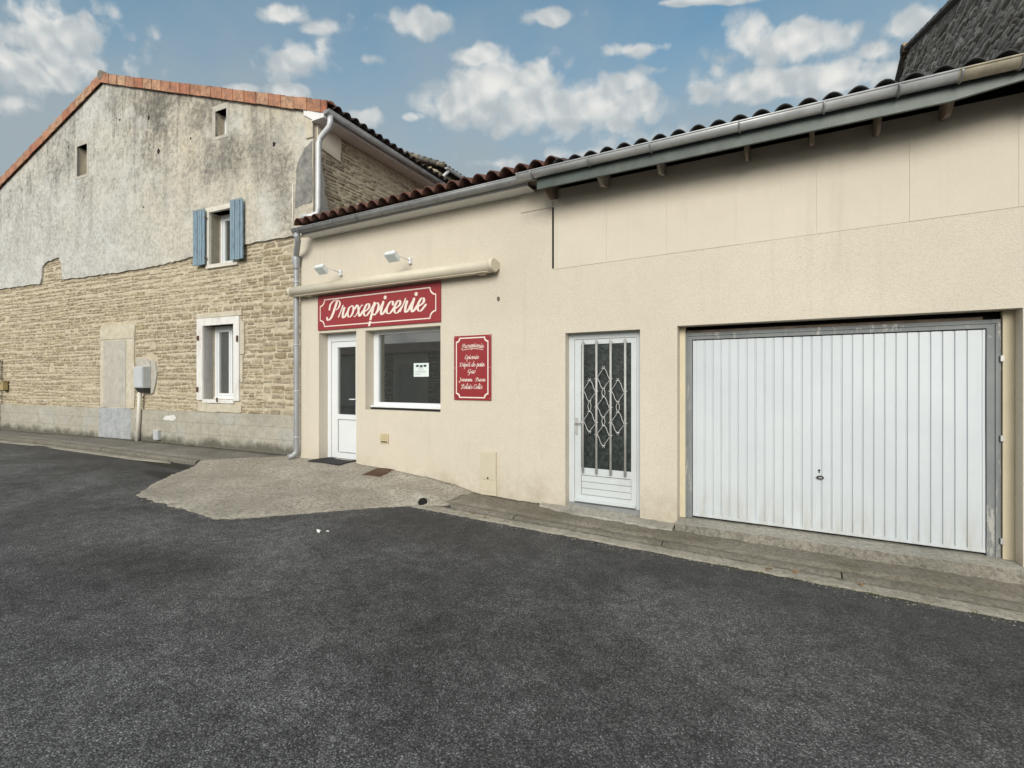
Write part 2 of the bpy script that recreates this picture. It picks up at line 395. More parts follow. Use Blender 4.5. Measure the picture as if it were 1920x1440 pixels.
# ------------------------------------------------------------------ mesh building
class MB:
    def __init__(self):
        self.v, self.f, self.mi, self.sm = [], [], [], []
    def face(self, pts, mi=0, smooth=False):
        b = len(self.v)
        self.v += [Vector(p) for p in pts]
        self.f.append(tuple(range(b, b + len(pts)))); self.mi.append(mi); self.sm.append(smooth)
    def mesh(self, pts, faces, mi=0, smooth=False):
        b = len(self.v)
        self.v += [Vector(p) for p in pts]
        for q in faces:
            self.f.append(tuple(b + i for i in q)); self.mi.append(mi); self.sm.append(smooth)
    def box(self, fr, s0, s1, n0, n1, z0, z1, mi=0):
        P = [fr(s, n, z) for s in (s0, s1) for n in (n0, n1) for z in (z0, z1)]
        self.mesh(P, [(0, 1, 3, 2), (4, 6, 7, 5), (0, 4, 5, 1), (2, 3, 7, 6), (0, 2, 6, 4), (1, 5, 7, 3)], mi)
    def bar(self, a, b, w, h, up=(0, 0, 1), mi=0):
        a, b = Vector(a), Vector(b)
        d = (b - a).normalized(); u = Vector(up)
        r = d.cross(u).normalized(); u = r.cross(d)
        P = [p + r * (w / 2 * i) + u * (h / 2 * j) for p in (a, b) for i, j in ((-1, -1), (1, -1), (1, 1), (-1, 1))]
        self.mesh(P, [(3, 2, 1, 0), (4, 5, 6, 7), (0, 1, 5, 4), (1, 2, 6, 5), (2, 3, 7, 6), (3, 0, 4, 7)], mi)
    def tube(self, path, r, n=10, mi=0, caps=True):
        path = [Vector(p) for p in path]
        rs = r if isinstance(r, (list, tuple)) else [r] * len(path)
        rings = []
        ref = None
        for i, p in enumerate(path):
            a = path[max(0, i - 1)]; b = path[min(len(path) - 1, i + 1)]
            d = (b - a).normalized()
            if ref is None:
                ref = Vector((0, 0, 1)) if abs(d.z) < .9 else Vector((1, 0, 0))
            x = d.cross(ref).normalized(); y = x.cross(d)
            ref = y
            rings.append([p + (x * cos(2 * pi * k / n) + y * sin(2 * pi * k / n)) * rs[i] for k in range(n)])
        pts = [q for rg in rings for q in rg]
        fs = []
        for i in range(len(path) - 1):
            for k in range(n):
                k2 = (k + 1) % n
                fs.append((i * n + k, i * n + k2, (i + 1) * n + k2, (i + 1) * n + k))
        self.mesh(pts, fs, mi, True)
        if caps:
            self.face(list(reversed(rings[0])), mi); self.face(rings[-1], mi)
    def poly(self, fr, outer, holes=(), n0=0.0, n1=-.2, mi=0, mi_side=None, back=True):
        """polygon in (s,z) with holes, front at n0, back at n1, with reveals"""
        loops = [list(outer)] + [list(h) for h in holes]
        tl = [[Vector((s, z, 0)) for s, z in lp] for lp in loops]
        flat = [p for lp in loops for p in lp]
        tris = tessellate_polygon(tl)
        self.mesh([fr(s, n0, z) for s, z in flat], [tuple(t) for t in tris], mi)
        if back:
            self.mesh([fr(s, n1, z) for s, z in flat], [tuple(reversed(t)) for t in tris], mi)
        ms = mi if mi_side is None else mi_side
        for lp in loops:
            for i in range(len(lp)):
                a, b = lp[i], lp[(i + 1) % len(lp)]
                self.face([fr(a[0], n0, a[1]), fr(b[0], n0, b[1]), fr(b[0], n1, b[1]), fr(a[0], n1, a[1])], ms)
    def build(self, name, mats, parent=None, bevel=0.0, normals=True):
        me = bpy.data.meshes.new(name)
        org = Vector((0, 0, 0))
        if parent is not None:
            org = ORG.get(parent.name_full, Vector((0, 0, 0)))
        me.from_pydata([tuple(v - org) for v in self.v], [], self.f)
        if not isinstance(mats, (list, tuple)): mats = [mats]
        for m in mats: me.materials.append(MATS[m])
        me.polygons.foreach_set('material_index', self.mi)
        me.polygons.foreach_set('use_smooth', self.sm)
        if normals:
            bm = bmesh.new(); bm.from_mesh(me)
            bmesh.ops.remove_doubles(bm, verts=bm.verts, dist=1e-5)
            bmesh.ops.recalc_face_normals(bm, faces=bm.faces)
            bm.to_mesh(me); bm.free()
        me.update()
        o = bpy.data.objects.new(name, me)
        COL.objects.link(o)
        if parent is not None:
            o.parent = parent
            ORG[o.name_full] = org
        if bevel:
            md = o.modifiers.new('edge', 'BEVEL'); md.width = bevel; md.segments = 2; md.limit_method = 'ANGLE'
            md.angle_limit = radians(50)
        return o

def split_build(M, name, mats, parent=None, bevel=0.0):
    """each separate piece of the mesh becomes an object of its own"""
    n = len(M.v); par = list(range(n))
    def find(a):
        while par[a] != a:
            par[a] = par[par[a]]; a = par[a]
        return a
    key = {}
    for i, v in enumerate(M.v):
        k = (round(v.x, 5), round(v.y, 5), round(v.z, 5))
        if k in key: par[find(i)] = find(key[k])
        else: key[k] = i
    for f in M.f:
        for q in f[1:]: par[find(q)] = find(f[0])
    groups = {}
    for f, mi, sm in zip(M.f, M.mi, M.sm): groups.setdefault(find(f[0]), []).append((f, mi, sm))
    out = []
    for fs in groups.values():
        P = MB()
        for f, mi, sm in fs: P.face([M.v[i] for i in f], mi, sm)
        out.append(P.build(name, mats, parent, bevel))
    return out

ORG = {}
def thing(name, loc, label, cat, group=None):
    o = bpy.data.objects.new(name, None)
    COL.objects.link(o)
    o.empty_display_size = .1
    o.location = loc
    ORG[o.name_full] = Vector(loc)
    o['label'] = label; o['category'] = cat
    if group: o['group'] = group
    return o
def tag(o, label, cat, group=None):
    o['label'] = label; o['category'] = cat
    if group: o['group'] = group
    return o
def structure(o, label=None):
    o['kind'] = 'structure'
    if label: o['label'] = label
    return o
def rect(s0, s1, z0, z1):
    return [(s0, z0), (s1, z0), (s1, z1), (s0, z1)]
def jag(pts, step, amp, rng=RNG):
    out = []
    for (a, b) in zip(pts[:-1], pts[1:]):
        L = math.hypot(b[0] - a[0], b[1] - a[1]); k = max(1, int(L / step))
        for i in range(k):
            t = i / k
            j = 0 if i == 0 else 1
            out.append((a[0] + (b[0] - a[0]) * t + j * rng.uniform(-amp, amp), a[1] + (b[1] - a[1]) * t + j * rng.uniform(-amp, amp)))
    out.append(pts[-1])
    return out

def stones(M, fr, s0, s1, z0, z1, top=None, holes=(), rows=(.07, .12), lens=(.14, .42), seed=1, gap=.009, depth=(.003, .016), mi=0):
    r = random.Random(seed)
    z = z0
    def one(p, q, za, zb):
        nx = 5 if q - p > .2 else 4
        h = zb - za
        d = r.uniform(*depth)
        pts = []
        jt = min(.014, h * .16)
        tn = r.uniform(-.010, .010); ts = r.uniform(-.006, .006); tl = r.uniform(-.014, .014); bulge = r.uniform(-.008, .012)
        for j in range(4):
            for i in range(nx):
                edge = i in (0, nx - 1) or j in (0, 3)
                u = (0, .14, .86, 1)[i] if nx == 4 else (0, .1, .5, .9, 1)[i]
                v = (0, .2, .8, 1)[j]
                ss = p + (q - p) * u; zt = za + h * v + tl * (u - .5) + bulge * (4 * u * (1 - u)) * (v - .5)
                if edge:
                    ss += r.uniform(-jt, jt) * .8; zt += r.uniform(-jt, jt)
                    if i in (0, nx - 1) and j in (0, 3):
                        ss += (.014 if i == 0 else -.014); zt += (.009 if j == 0 else -.009)
                    n = -.004
                else:
                    n = d + r.uniform(-.005, .005) + tn * (v - .5) * 1.6 + ts * (u - .5) * 1.6
                pts.append(fr(ss, n, zt))
        M.mesh(pts, [(j * nx + i, j * nx + i + 1, (j + 1) * nx + i + 1, (j + 1) * nx + i) for j in range(3) for i in range(nx - 1)], mi, True)
    while z < z1:
        h = r.uniform(*rows)
        s = s0 - r.uniform(0, .2)
        wav = r.uniform(0, 6); wa = r.uniform(.008, .028); wf = r.uniform(.7, 1.8)
        while s < s1:
            L = r.uniform(*lens) * (1.0 if r.random() < .82 else 1.4)
            a, b = s + gap / 2, s + L - gap / 2
            s += L
            if r.random() < .025: continue
            segs = [(max(a, s0), min(b, s1))]
            za = z + gap / 2 + wa * sin(wav + s * wf) + r.uniform(-.006, .006); zb = za + h - gap + r.uniform(-.012, .008)
            for (ha, hb, hz0, hz1) in holes:
                if zb > hz0 + .01 and za < hz1 - .01:
                    ns = []
                    for (p, q) in segs:
                        if q <= ha or p >= hb: ns.append((p, q)); continue
                        if p < ha: ns.append((p, ha))
                        if q > hb: ns.append((hb, q))
                    segs = ns
            for (p, q) in segs:
                if q - p < .045: continue
                if top and za > top((p + q) / 2): continue
                if h > .085 and r.random() < .16:
                    zm = za + (zb - za) * r.uniform(.4, .6)
                    one(p, q, za, zm - .004); one(p + r.uniform(0, .02), q - r.uniform(0, .03), zm + .004, zb)
                else:
                    one(p, q, za, zb)
        z += h

def gutter_mesh(M, a, b, rad, out, th=.004, seg=10, mi=0, bead=True):
    """half-round gutter between two points; out = horizontal direction away from the wall"""
    a, b, out = Vector(a), Vector(b), Vector(out)
    prof = []
    for k in range(seg + 1):
        t = pi + pi * k / seg
        prof.append((cos(t) * rad, sin(t) * rad))
    prof2 = [(x * (1 - th / rad), y * (1 - th / rad)) for x, y in reversed(prof)]
    ring = prof + prof2
    n = len(ring)
    pts = [p + out * x + Vector((0, 0, y)) for p in (a, b) for x, y in ring]
    fs = [(k, (k + 1) % n, n + (k + 1) % n, n + k) for k in range(n)]
    M.mesh(pts, fs, mi, True)
    for p in (a, b):                               # stop ends
        M.face([p + out * x + Vector((0, 0, y)) for x, y in prof], mi)
    if bead:
        M.tube([a + out * rad, b + out * rad], .009, 8, mi)

def tile_roof(M, o, u, v, nrm, length, run, period, amp, th=.016, course=.36, step=.012, mi=0, per=8, phase=0.0):
    """canal tile sheet: u along the eave, v up the slope; one island per tile row"""
    o, u, v, nrm = Vector(o), Vector(u), Vector(v), Vector(nrm)
    ncol = int(round(length / period))
    nc = max(1, int(run / course))
    for c in range(ncol):
        for k in range(nc):
            v0 = k * course - (.02 if k else 0); v1 = (k + 1) * course
            pts = []
            for (vv, dz) in ((v0, step), (v1, 0.0)):
                for i in range(per + 1):
                    t = i / per
                    w = abs(sin(pi * t)) ** .8
                    for tt in (0, -th):
                        pts.append(o + u * ((c + phase + t) * period) + v * vv + nrm * (w * amp + dz + tt))
            m = (per + 1) * 2
            fs = []
            for i in range(per):
                fs.append((2 * i, 2 * i + 2, m + 2 * i + 2, m + 2 * i))
                fs.append((2 * i + 1, m + 2 * i + 1, m + 2 * i + 3, 2 * i + 3))
                fs.append((2 * i, 2 * i + 1, 2 * i + 3, 2 * i + 2))
            M.mesh(pts, fs, mi, True)

# ================================================================== LETTERING
GL = {
 'P': (1.30, [([(.78, 1.72), (.66, 1.15), (.52, .5), (.32, .03), (.02, -.1), (-.16, .12)], 1.1), ([(-.02, 1.02), (.0, 1.5), (.36, 1.9), (.86, 1.92), (1.2, 1.6), (1.12, 1.12), (.88, .92)], .8)]),
 'R': (1.45, [([(.78, 1.72), (.66, 1.15), (.52, .5), (.32, .03), (.02, -.1), (-.16, .12)], 1.1), ([(-.02, 1.02), (.0, 1.5), (.36, 1.9), (.86, 1.92), (1.15, 1.6), (1.0, 1.15), (.7, .98)], .8), ([(.7, .98), (.9, .5), (1.12, .03), (1.4, .3)], .8)]),
 'r': (.84, [([(-.05, .1), (.1, .55), (.25, 1.08), (.22, .84), (.45, .82)], .55), ([(.45, .84), (.40, .45), (.46, .04), (.66, .06), (.9, .45)], 1.0)]),
 'o': (.90, [([(.48, .98), (.2, .82), (.12, .4), (.3, .03), (.56, .1), (.72, .5), (.62, .88), (.42, .98)], .9), ([(.6, .88), (.75, .72), (.95, .82)], .5)]),
 'x': (.95, [([(.0, .72), (.16, .97), (.34, .8), (.5, .25), (.66, .02), (.92, .4)], 1.0), ([(-.02, .06), (.16, .02), (.4, .42), (.66, .92), (.84, .9)], .5)]),
 'e': (.82, [([(-.05, .3), (.3, .42), (.58, .66), (.55, .95), (.3, .96), (.12, .55), (.2, .1), (.48, .0), (.85, .45)], .95)]),
 'p': (.98, [([(-.03, .4), (.26, .98)], .5), ([(.3, 1.0), (.24, .3), (.16, -.82)], 1.0), ([(.26, .6), (.42, .92), (.66, .98), (.8, .72), (.74, .28), (.54, .0), (.3, .12)], .9), ([(.7, .1), (1.0, .45)], .5)]),
 'i': (.66, [([(-.05, .4), (.22, .98)], .5), ([(.27, 1.0), (.2, .4), (.28, .02), (.46, .05), (.7, .45)], 1.0), ([(.38, 1.38), (.38, 1.39)], 1.3)]),
 'c': (.80, [([(.66, .74), (.6, .96), (.36, .96), (.14, .6), (.16, .16), (.38, .0), (.58, .08), (.84, .45)], .95)]),
 'E': (1.10, [([(.98, 1.56), (.84, 1.84), (.46, 1.82), (.3, 1.45), (.46, 1.1), (.72, 1.04)], .95), ([(.66, 1.04), (.24, .86), (.1, .4), (.36, .0), (.72, .05), (1.0, .45)], 1.0)]),
 'D': (1.45, [([(.5, 1.6), (.42, .9), (.26, .1)], 1.1), ([(-.1, 1.25), (.06, 1.66), (.56, 1.86), (1.15, 1.6), (1.32, .9), (1.0, .2), (.5, -.02), (.06, .08)], .8)]),
 't': (.62, [([(.34, 1.6), (.24, .5), (.3, .03), (.48, .05), (.7, .4)], 1.0), ([(.04, 1.04), (.58, 1.06)], .6)]),
 'd': (.98, [([(.68, .8), (.45, .99), (.16, .72), (.12, .22), (.34, .0), (.6, .28)], .9), ([(.84, 1.85), (.68, .7), (.72, .04), (1.0, .4)], 1.0)]),
 'a': (.96, [([(.68, .8), (.45, .99), (.16, .72), (.12, .22), (.34, .0), (.6, .28)], .9), ([(.74, 1.0), (.64, .4), (.72, .03), (1.0, .42)], 1.0)]),
 'n': (.96, [([(-.05, .4), (.16, .98)], .5), ([(.2, 1.0), (.12, .0)], 1.0), ([(.16, .4), (.42, .94), (.62, .88), (.58, .3), (.68, .02), (1.0, .42)], .9)]),
 'G': (1.20, [([(.98, 1.5), (.84, 1.84), (.42, 1.72), (.1, 1.1), (.16, .45), (.5, .22), (.84, .6), (.96, 1.0)], .95), ([(.96, 1.0), (.86, .1), (.6, -.62), (.3, -.45)], .9)]),
 'z': (.80, [([(.08, .86), (.3, .98), (.6, .92), (.12, .06), (.4, .04), (.7, .15)], .9)]),
 'J': (.95, [([(.2, 1.6), (.5, 1.84), (.9, 1.84)], .7), ([(.74, 1.8), (.6, .8), (.4, -.45), (.12, -.5), (.02, -.1)], 1.0)]),
 'u': (1.0, [([(-.05, .45), (.16, 1.0), (.12, .3), (.3, .0), (.56, .25), (.68, 1.0)], .85), ([(.7, 1.0), (.64, .25), (.76, .02), (1.02, .42)], .95)]),
 's': (.76, [([(-.02, .2), (.36, 1.02)], .5), ([(.38, 1.02), (.42, .72), (.62, .34), (.46, .02), (.14, .1)], .95), ([(.46, .05), (.8, .4)], .5)]),
 '-': (.75, [([(.15, .5), (.55, .5)], .8)]),
 'l': (.62, [([(-.05, .35), (.36, 1.2), (.46, 1.76), (.32, 1.8), (.2, 1.0), (.24, .1), (.44, .0), (.68, .4)], .85)]),
 'C': (1.10, [([(.98, 1.4), (.92, 1.78), (.56, 1.84), (.18, 1.3), (.12, .5), (.42, .0), (.8, .1), (1.1, .5)], 1.0)]),
 ' ': (.6, []),
}
GL['\u00e9'] = (GL['e'][0], GL['e'][1] + [([(.42, 1.2), (.68, 1.55)], .7)])
GL['\u00f4'] = (GL['o'][0], GL['o'][1] + [([(.22, 1.22), (.45, 1.5), (.66, 1.22)], .55)])

def catmull(P, n=14):
    P = [np.array(p, float) for p in P]
    if len(P) == 2: return [P[0] + (P[1] - P[0]) * t for t in np.linspace(0, 1, n)]
    Q = [2 * P[0] - P[1]] + P + [2 * P[-1] - P[-2]]
    out = []
    for i in range(1, len(Q) - 2):
        for t in np.linspace(0, 1, n, endpoint=False):
            a, b, c, d = Q[i - 1], Q[i], Q[i + 1], Q[i + 2]
            out.append(.5 * ((2 * b) + (c - a) * t + (2 * a - 5 * b + 4 * c - d) * t * t + (3 * b - 3 * c + d - a) * t ** 3))
    out.append(P[-1])
    return out

def word(text, slant=.22, weight=.165, kern=1.0):
    """list of pen strokes: (x, y, radius) samples; x-height = 1"""
    x = 0.0; samples = []
    for ch in text:
        adv, strokes = GL[ch]
        cap = .84 if ch.isupper() else 1.0
        for pts, wt in strokes:
            pl = catmull([(px_ * (.92 if cap < 1 else 1), py_ * (cap if py_ > 0 else 1)) for px_, py_ in pts])
            for i, p in enumerate(pl):
                q = pl[min(i + 1, len(pl) - 1)] - pl[max(i - 1, 0)]
                L = np.hypot(*q)
                vf = abs(q[1]) / L if L > 1e-6 else 1.0
                down = 1.0
                rad = weight * wt * (.30 + .70 * vf ** 1.6)
                samples.append((x + p[0] + slant * p[1], p[1], rad))
        x += adv * kern
    return samples, x

def raster(samples, cell):
    S_ = np.array(samples)
    pad = .4
    x0, x1 = S_[:, 0].min() - pad, S_[:, 0].max() + pad
    y0, y1 = S_[:, 1].min() - pad, S_[:, 1].max() + pad
    nx, ny = int((x1 - x0) / cell) + 2, int((y1 - y0) / cell) + 2
    fld = np.full((ny, nx), -1.0)
    X = x0 + np.arange(nx) * cell; Y = y0 + np.arange(ny) * cell
    for (a, b, r) in samples:
        k = r + 3 * cell
        i0, i1 = max(0, int((a - k - x0) / cell)), min(nx, int((a + k - x0) / cell) + 2)
        j0, j1 = max(0, int((b - k - y0) / cell)), min(ny, int((b + k - y0) / cell) + 2)
        d = r - np.hypot(X[None, i0:i1] - a, Y[j0:j1, None] - b)
        fld[j0:j1, i0:i1] = np.maximum(fld[j0:j1, i0:i1], d)
    polys = []
    for j in range(ny - 1):
        run = None
        for i in range(nx - 1):
            q = (fld[j, i], fld[j, i + 1], fld[j + 1, i + 1], fld[j + 1, i])
            full = min(q) > 0
            if full:
                if run is None: run = i
            if (not full or i == nx - 2) and run is not None:
                e = i if not full else i + 1
                polys.append([(X[run], Y[j]), (X[e], Y[j]), (X[e], Y[j + 1]), (X[run], Y[j + 1])]); run = None
            if not full and max(q) > 0:
                c = ((X[i], Y[j]), (X[i + 1], Y[j]), (X[i + 1], Y[j + 1]), (X[i], Y[j + 1]))
                pl = []
                for k in range(4):
                    a, b = q[k], q[(k + 1) % 4]
                    if a > 0: pl.append(c[k])
                    if (a > 0) != (b > 0):
                        t = a / (a - b)
                        pl.append((c[k][0] + (c[(k + 1) % 4][0] - c[k][0]) * t, c[k][1] + (c[(k + 1) % 4][1] - c[k][1]) * t))
                if len(pl) > 2: polys.append(pl)
    return polys, (S_[:, 0].min(), S_[:, 0].max())

def write_word(M, fr, text, s0, s1, zbase, xh, n, cell=.035, arch=0.0, kern=1.0, weight=.165, cut=None):
    smp, _ = word(text, weight=weight, kern=kern)
    polys, (a, b) = raster(smp, cell)
    k = (s1 - s0) / (b - a)
    for pl in polys:
        pts = []
        for x, y in pl:
            u = (x - a) / (b - a)
            pts.append(fr(s0 + (x - a) * k, n, zbase + y * xh + arch * (1 - (2 * u - 1) ** 2)))
        cy = sum(p[1] for p in pl) / len(pl)
        cx = sum(p[0] for p in pl) / len(pl)
        if cut and cut(cx, cy): continue
        M.face(pts)

def scallop_border(M, fr, s0, s1, z0, z1, r, w, n):
    """line with concave quarter-circle corners"""
    def loop(off):
        a, b, c, d = s0 + off, s1 - off, z0 + off, z1 - off
        rr = r - off + off
        pts = []
        for (cx, cz, t0, t1) in ((a - 0, c - 0, pi / 2, 0), (b, c, pi, pi / 2), (b, d, 3 * pi / 2, pi), (a, d, 2 * pi, 3 * pi / 2)):
            for k in range(7):
                t = t0 + (t1 - t0) * k / 6
                pts.append((cx + cos(t) * (r + (w if False else 0)), cz + sin(t) * r))
        return pts
    A = loop(0); B = loop(w)
    for i in range(len(A)):
        j = (i + 1) % len(A)
        M.face([fr(*x) for x in ((A[i][0], n, A[i][1]), (A[j][0], n, A[j][1]), (B[j][0], n, B[j][1]), (B[i][0], n, B[i][1]))])

# ================================================================== GROUND
M = MB()
xs = [-70, -14, -9, -4, 0, 4, 60]; ys = [-60, -6, -2, 2, 6, 14, 60]
for i in range(len(xs) - 1):
    for j in range(len(ys) - 1):
        M.face([(xs[a], ys[b], zroad(xs[a])) for a, b in ((i, j), (i + 1, j), (i + 1, j + 1), (i, j + 1))])
structure(M.build('road', 'asphalt'))

def ribbon(name, mat, left, right, skirt=.15, sub=1, bevel=0.0, seed=3, rough=0.0):
    """strip between two polylines of (x,y,z), with skirts"""
    M = MB(); r = random.Random(seed)
    L = [Vector(p) for p in left]; R = [Vector(p) for p in right]
    def dens(P, k):
        out = []
        for a, b in zip(P[:-1], P[1:]):
            for i in range(k): out.append(a.lerp(b, i / k))
        return out + [P[-1]]
    L = dens(L, sub); R = dens(R, sub)
    rows = 4
    grid = []
    for a, b in zip(L, R):
        row = []
        for k in range(rows + 1):
            p = a.lerp(b, k / rows)
            if 0 < k < rows: p = p + Vector((0, 0, r.uniform(-rough, rough)))
            else: p = p + Vector((0, r.uniform(-rough, rough) * 1.5, 0))
            row.append(p)
        grid.append(row)
    n = rows + 1
    pts = [p for row in grid for p in row]
    M.mesh(pts, [(i * n + k, (i + 1) * n + k, (i + 1) * n + k + 1, i * n + k + 1) for i in range(len(grid) - 1) for k in range(rows)], 0, True)
    dn = Vector((0, 0, -skirt))
    for P in ([g[0] for g in grid], [g[-1] for g in grid]):
        for a, b in zip(P[:-1], P[1:]): M.face([a, b, b + dn, a + dn])
    for row in (grid[0], grid[-1]):
        M.face(row + [row[-1] + dn, row[0] + dn])
    return M.build(name, mat, None, bevel)

def gfoot(s):                                        # ground level along the gable
    return .15 + .05 * max(0, min(1, (s + 11.8) / 6.2)) - .045 * max(0, (s + 5.6) / 5.0)
def gk(x):                                           # left kerb line
    return 4.79 - .0935 * (-9.06 - x) + .0
# left pavement
xsL = [-20, -17, -14.5, -12, -10.5, -9.06]
back = []
for x in xsL:
    s = (x - GC.x) / cos(PHI)
    p = G(s, -.02, 0); back.append((x, p.y, gfoot(s)))
back[-1] = (-7.62, G(-.35, -.02, 0).y, .158)
front = [(x, gk(x) + .11, zroad(x) + .085) for x in xsL]
front[-1] = (-8.98, 4.93, zroad(-9) + .082)
structure(ribbon('pavement', 'pavement_concrete', back, front, .2, 10, 0, 3, .008))
M = MB()
def kerb_run(M, pts, w, h, seed):
    r = random.Random(seed)
    P = [Vector(p) for p in pts]
    tot = []
    for a, b in zip(P[:-1], P[1:]):
        L = (b - a).length; k = max(1, int(L / 1.0))
        for i in range(k):
            p, q = a.lerp(b, i / k), a.lerp(b, (i + 1) / k)
            d = (q - p).normalized(); p = p + d * .006; q = q - d * .006
            out = Vector((d.y, -d.x, 0))
            if out.y > 0: out = -out
            dz = r.uniform(-.005, .005)
            prof = [(-w, -.2), (-w, 0), (-.05, .002), (-.025, -.004), (-.008, -.016), (.004, -.034), (.014, -h - .05)]
            ring = [[e + out * x + Vector((0, 0, y + dz)) for x, y in prof] for e in (p, p.lerp(q, .33), p.lerp(q, .66), q)]
            n = len(prof)
            for rr in ring[1:3]:
                for v in rr: v += Vector((0, 0, r.uniform(-.004, .004)))
            M.mesh([v for rr in ring for v in rr], [(t * n + k2, t * n + k2 + 1, (t + 1) * n + k2 + 1, (t + 1) * n + k2) for t in range(3) for k2 in range(n - 1)])
            M.face(ring[0]); M.face(ring[-1])
kerb_run(M, [(x, gk(x), zroad(x) + .085) for x in xsL], .125, .085, 4)
structure(M.build('kerb', 'kerb_stone'))
structure(ribbon('gutter_strip', 'gutter_concrete', [(x, gk(x) - .015, zroad(x) + .012) for x in xsL[:-1]] + [(-9.7, gk(-9.7) - .015, zroad(-9.7) + .01)],
                 [(x, gk(x) - .2, zroad(x) + .006) for x in xsL[:-1]] + [(-9.6, gk(-9.6) - .1, zroad(-9.6) + .006)], .05, 8, 0, 5, .004))
# right pavement in front of the garage
xsR = [-3.75, -2.7, -1.0, .5, 2.0, 4.5, 8.0]
wz = {-3.75: -.02, -2.7: -.058, -1.0: -.112, .5: -.125, 2.0: -.135, 4.5: -.17, 8.0: -.17}
def kz(x): return zroad(x) + .04 if x > -3 else zroad(x) + .05
structure(ribbon('pavement_right', 'side_concrete', [(x, D + .05, wz[x]) for x in xsR], [(x, 5.06, kz(x) + .002) for x in xsR], .2, 16, 0, 6, .008))
M = MB(); kerb_run(M, [(x, 4.945, kz(x)) for x in [-3.6] + xsR[1:]], .12, .05, 9)
structure(M.build('kerb_right', 'kerb_stone'))
structure(ribbon('gutter_strip_right', 'gutter_concrete', [(x, 4.935, zroad(x) + .012) for x in [-4.05] + xsR[1:]], [(x, 4.745, zroad(x) + .006) for x in [-4.05] + xsR[1:]], .05, 22, 0, 8, .009))

# concrete ramp up to the shop door
outl = [(-9.02, 4.86), (-8.72, 4.42), (-8.39, 4.02), (-7.98, 3.60), (-7.50, 3.21), (-6.5, 3.19), (-5.56, 3.17), (-5.23, 3.48), (-4.81, 4.0), (-4.375, 4.53), (-4.10, 4.76), (-3.75, 4.98)]
wall_side = [(-3.45, 5.60), (-4.0, 5.62), (-4.5, 5.62), (-5.24, 5.62), (-5.93, 5.62), (-5.93, 5.84), (-6.84, 5.84), (-6.84, 5.62), (-7.30, 5.62), (-7.30, 5.87), (-7.66, 5.855)]
wz2 = [-.06, .058, .118, .172, .196, .196, .19, .188, .182, .18, .160]
outl = jag(outl, .07, .022, random.Random(3))
ring = [(x, y) for x, y in outl] + wall_side
ctrl = [(x, y, zroad(x) + .012) for x, y in outl] + [(x, y, z) for (x, y), z in zip(wall_side, wz2)]
for k in range(12):
    t = k / 11; ctrl.append((-5.56 + .3 * t, 3.2 + 1.1 * t, -.03 + .085 * t))
ctrl = [c for c in ctrl if not (c[0] < -8.9 and c[1] > 4.7)] + [(-9.02, 4.86, .118), (-8.95, 4.75, .07)]
ctrl += [(-4.1, 5.0, zroad(-4) + .135), (-4.05, 4.93, zroad(-4) + .125), (-4.13, 4.90, zroad(-4) + .11), (-3.95, 5.0, zroad(-4) + .12)]
ctrl += [(-9.02 + (1.36) * t, 4.86 + .995 * t, .105 + .055 * t) for t in (.15, .4, .7)]
ctrl += [(-8.2, 4.7, .085), (-7.6, 4.1, .06), (-7.0, 4.4, .09), (-6.5, 3.8, .055), (-6.2, 4.3, .085), (-7.0, 5.0, .145), (-6.0, 5.0, .145), (-5.2, 5.1, .125), (-4.6, 5.1, .06), (-8.0, 5.3, .14), (-6.5, 5.5, .18), (-5.4, 4.5, .09), (-4.9, 4.6, .045), (-4.1, 5.2, .02), (-3.75, 5.3, -.03)]
CT = np.array(ctrl)
def ramp_z(x, y):
    d = (CT[:, 0] - x) ** 2 + (CT[:, 1] - y) ** 2 + 1e-5
    w = d ** -1.6
    return float((w * CT[:, 2]).sum() / w.sum())
from mathutils.geometry import delaunay_2d_cdt
vin = [Vector(p) for p in ring]; nb = len(vin)
rr = random.Random(5)
for x in np.arange(-9.0, -3.4, .13):
    for y in np.arange(3.2, 5.9, .13):
        vin.append(Vector((x + rr.uniform(-.02, .02), y + rr.uniform(-.02, .02))))
res = delaunay_2d_cdt(vin, [(i, (i + 1) % nb) for i in range(nb)], [], 1, 1e-4)
M = MB()
M.mesh([(v.x, v.y, ramp_z(v.x, v.y)) for v in res[0]], [tuple(f) for f in res[2]], 0, True)
for i in range(nb):
    a, b = ring[i], ring[(i + 1) % nb]
    za, zb = ramp_z(*a), ramp_z(*b)
    M.face([(a[0], a[1], za), (b[0], b[1], zb), (b[0], b[1], zb - .2), (a[0], a[1], za - .2)])
structure(M.build('ramp', 'ramp_concrete'))

# doorstep apron by the white door and the garage sill
M = MB()
pts = []
rr = random.Random(8)
def ragged_slab(M, xs, back_y, front_y, zt, zf, zb, r, amp=.012, m2=0):
    A, B, C_ = [], [], []
    for x in xs:
        A.append(Vector((x, back_y, zt(x))))
        B.append(Vector((x, front_y(x) + r.uniform(-amp, amp), zf(x) + r.uniform(-amp, amp) * .5)))
        C_.append(Vector((x, front_y(x) - .03 + r.uniform(-amp, amp), zb(x))))
    n = len(xs)
    M.mesh(A + B + C_, [(i, i + 1, n + i + 1, n + i) for i in range(n - 1)], 0, False)
    M.mesh(B + C_, [(i, i + 1, n + i + 1, n + i) for i in range(n - 1)], m2, False)
    for i in (0, n - 1):
        M.face([A[i], B[i], C_[i], Vector((A[i].x, A[i].y, C_[i].z))])
ragged_slab(M, list(np.linspace(-2.62, -.985, 24)), D + .26, lambda x: 5.50 - .09 * min(1, (x + 2.62) / .5), lambda x: -.016 - .02 * (x + 2.3), lambda x: -.05 - .028 * (x + 2.3), lambda x: -.2, rr)
structure(M.build('doorstep', 'step_concrete'))
M = MB()
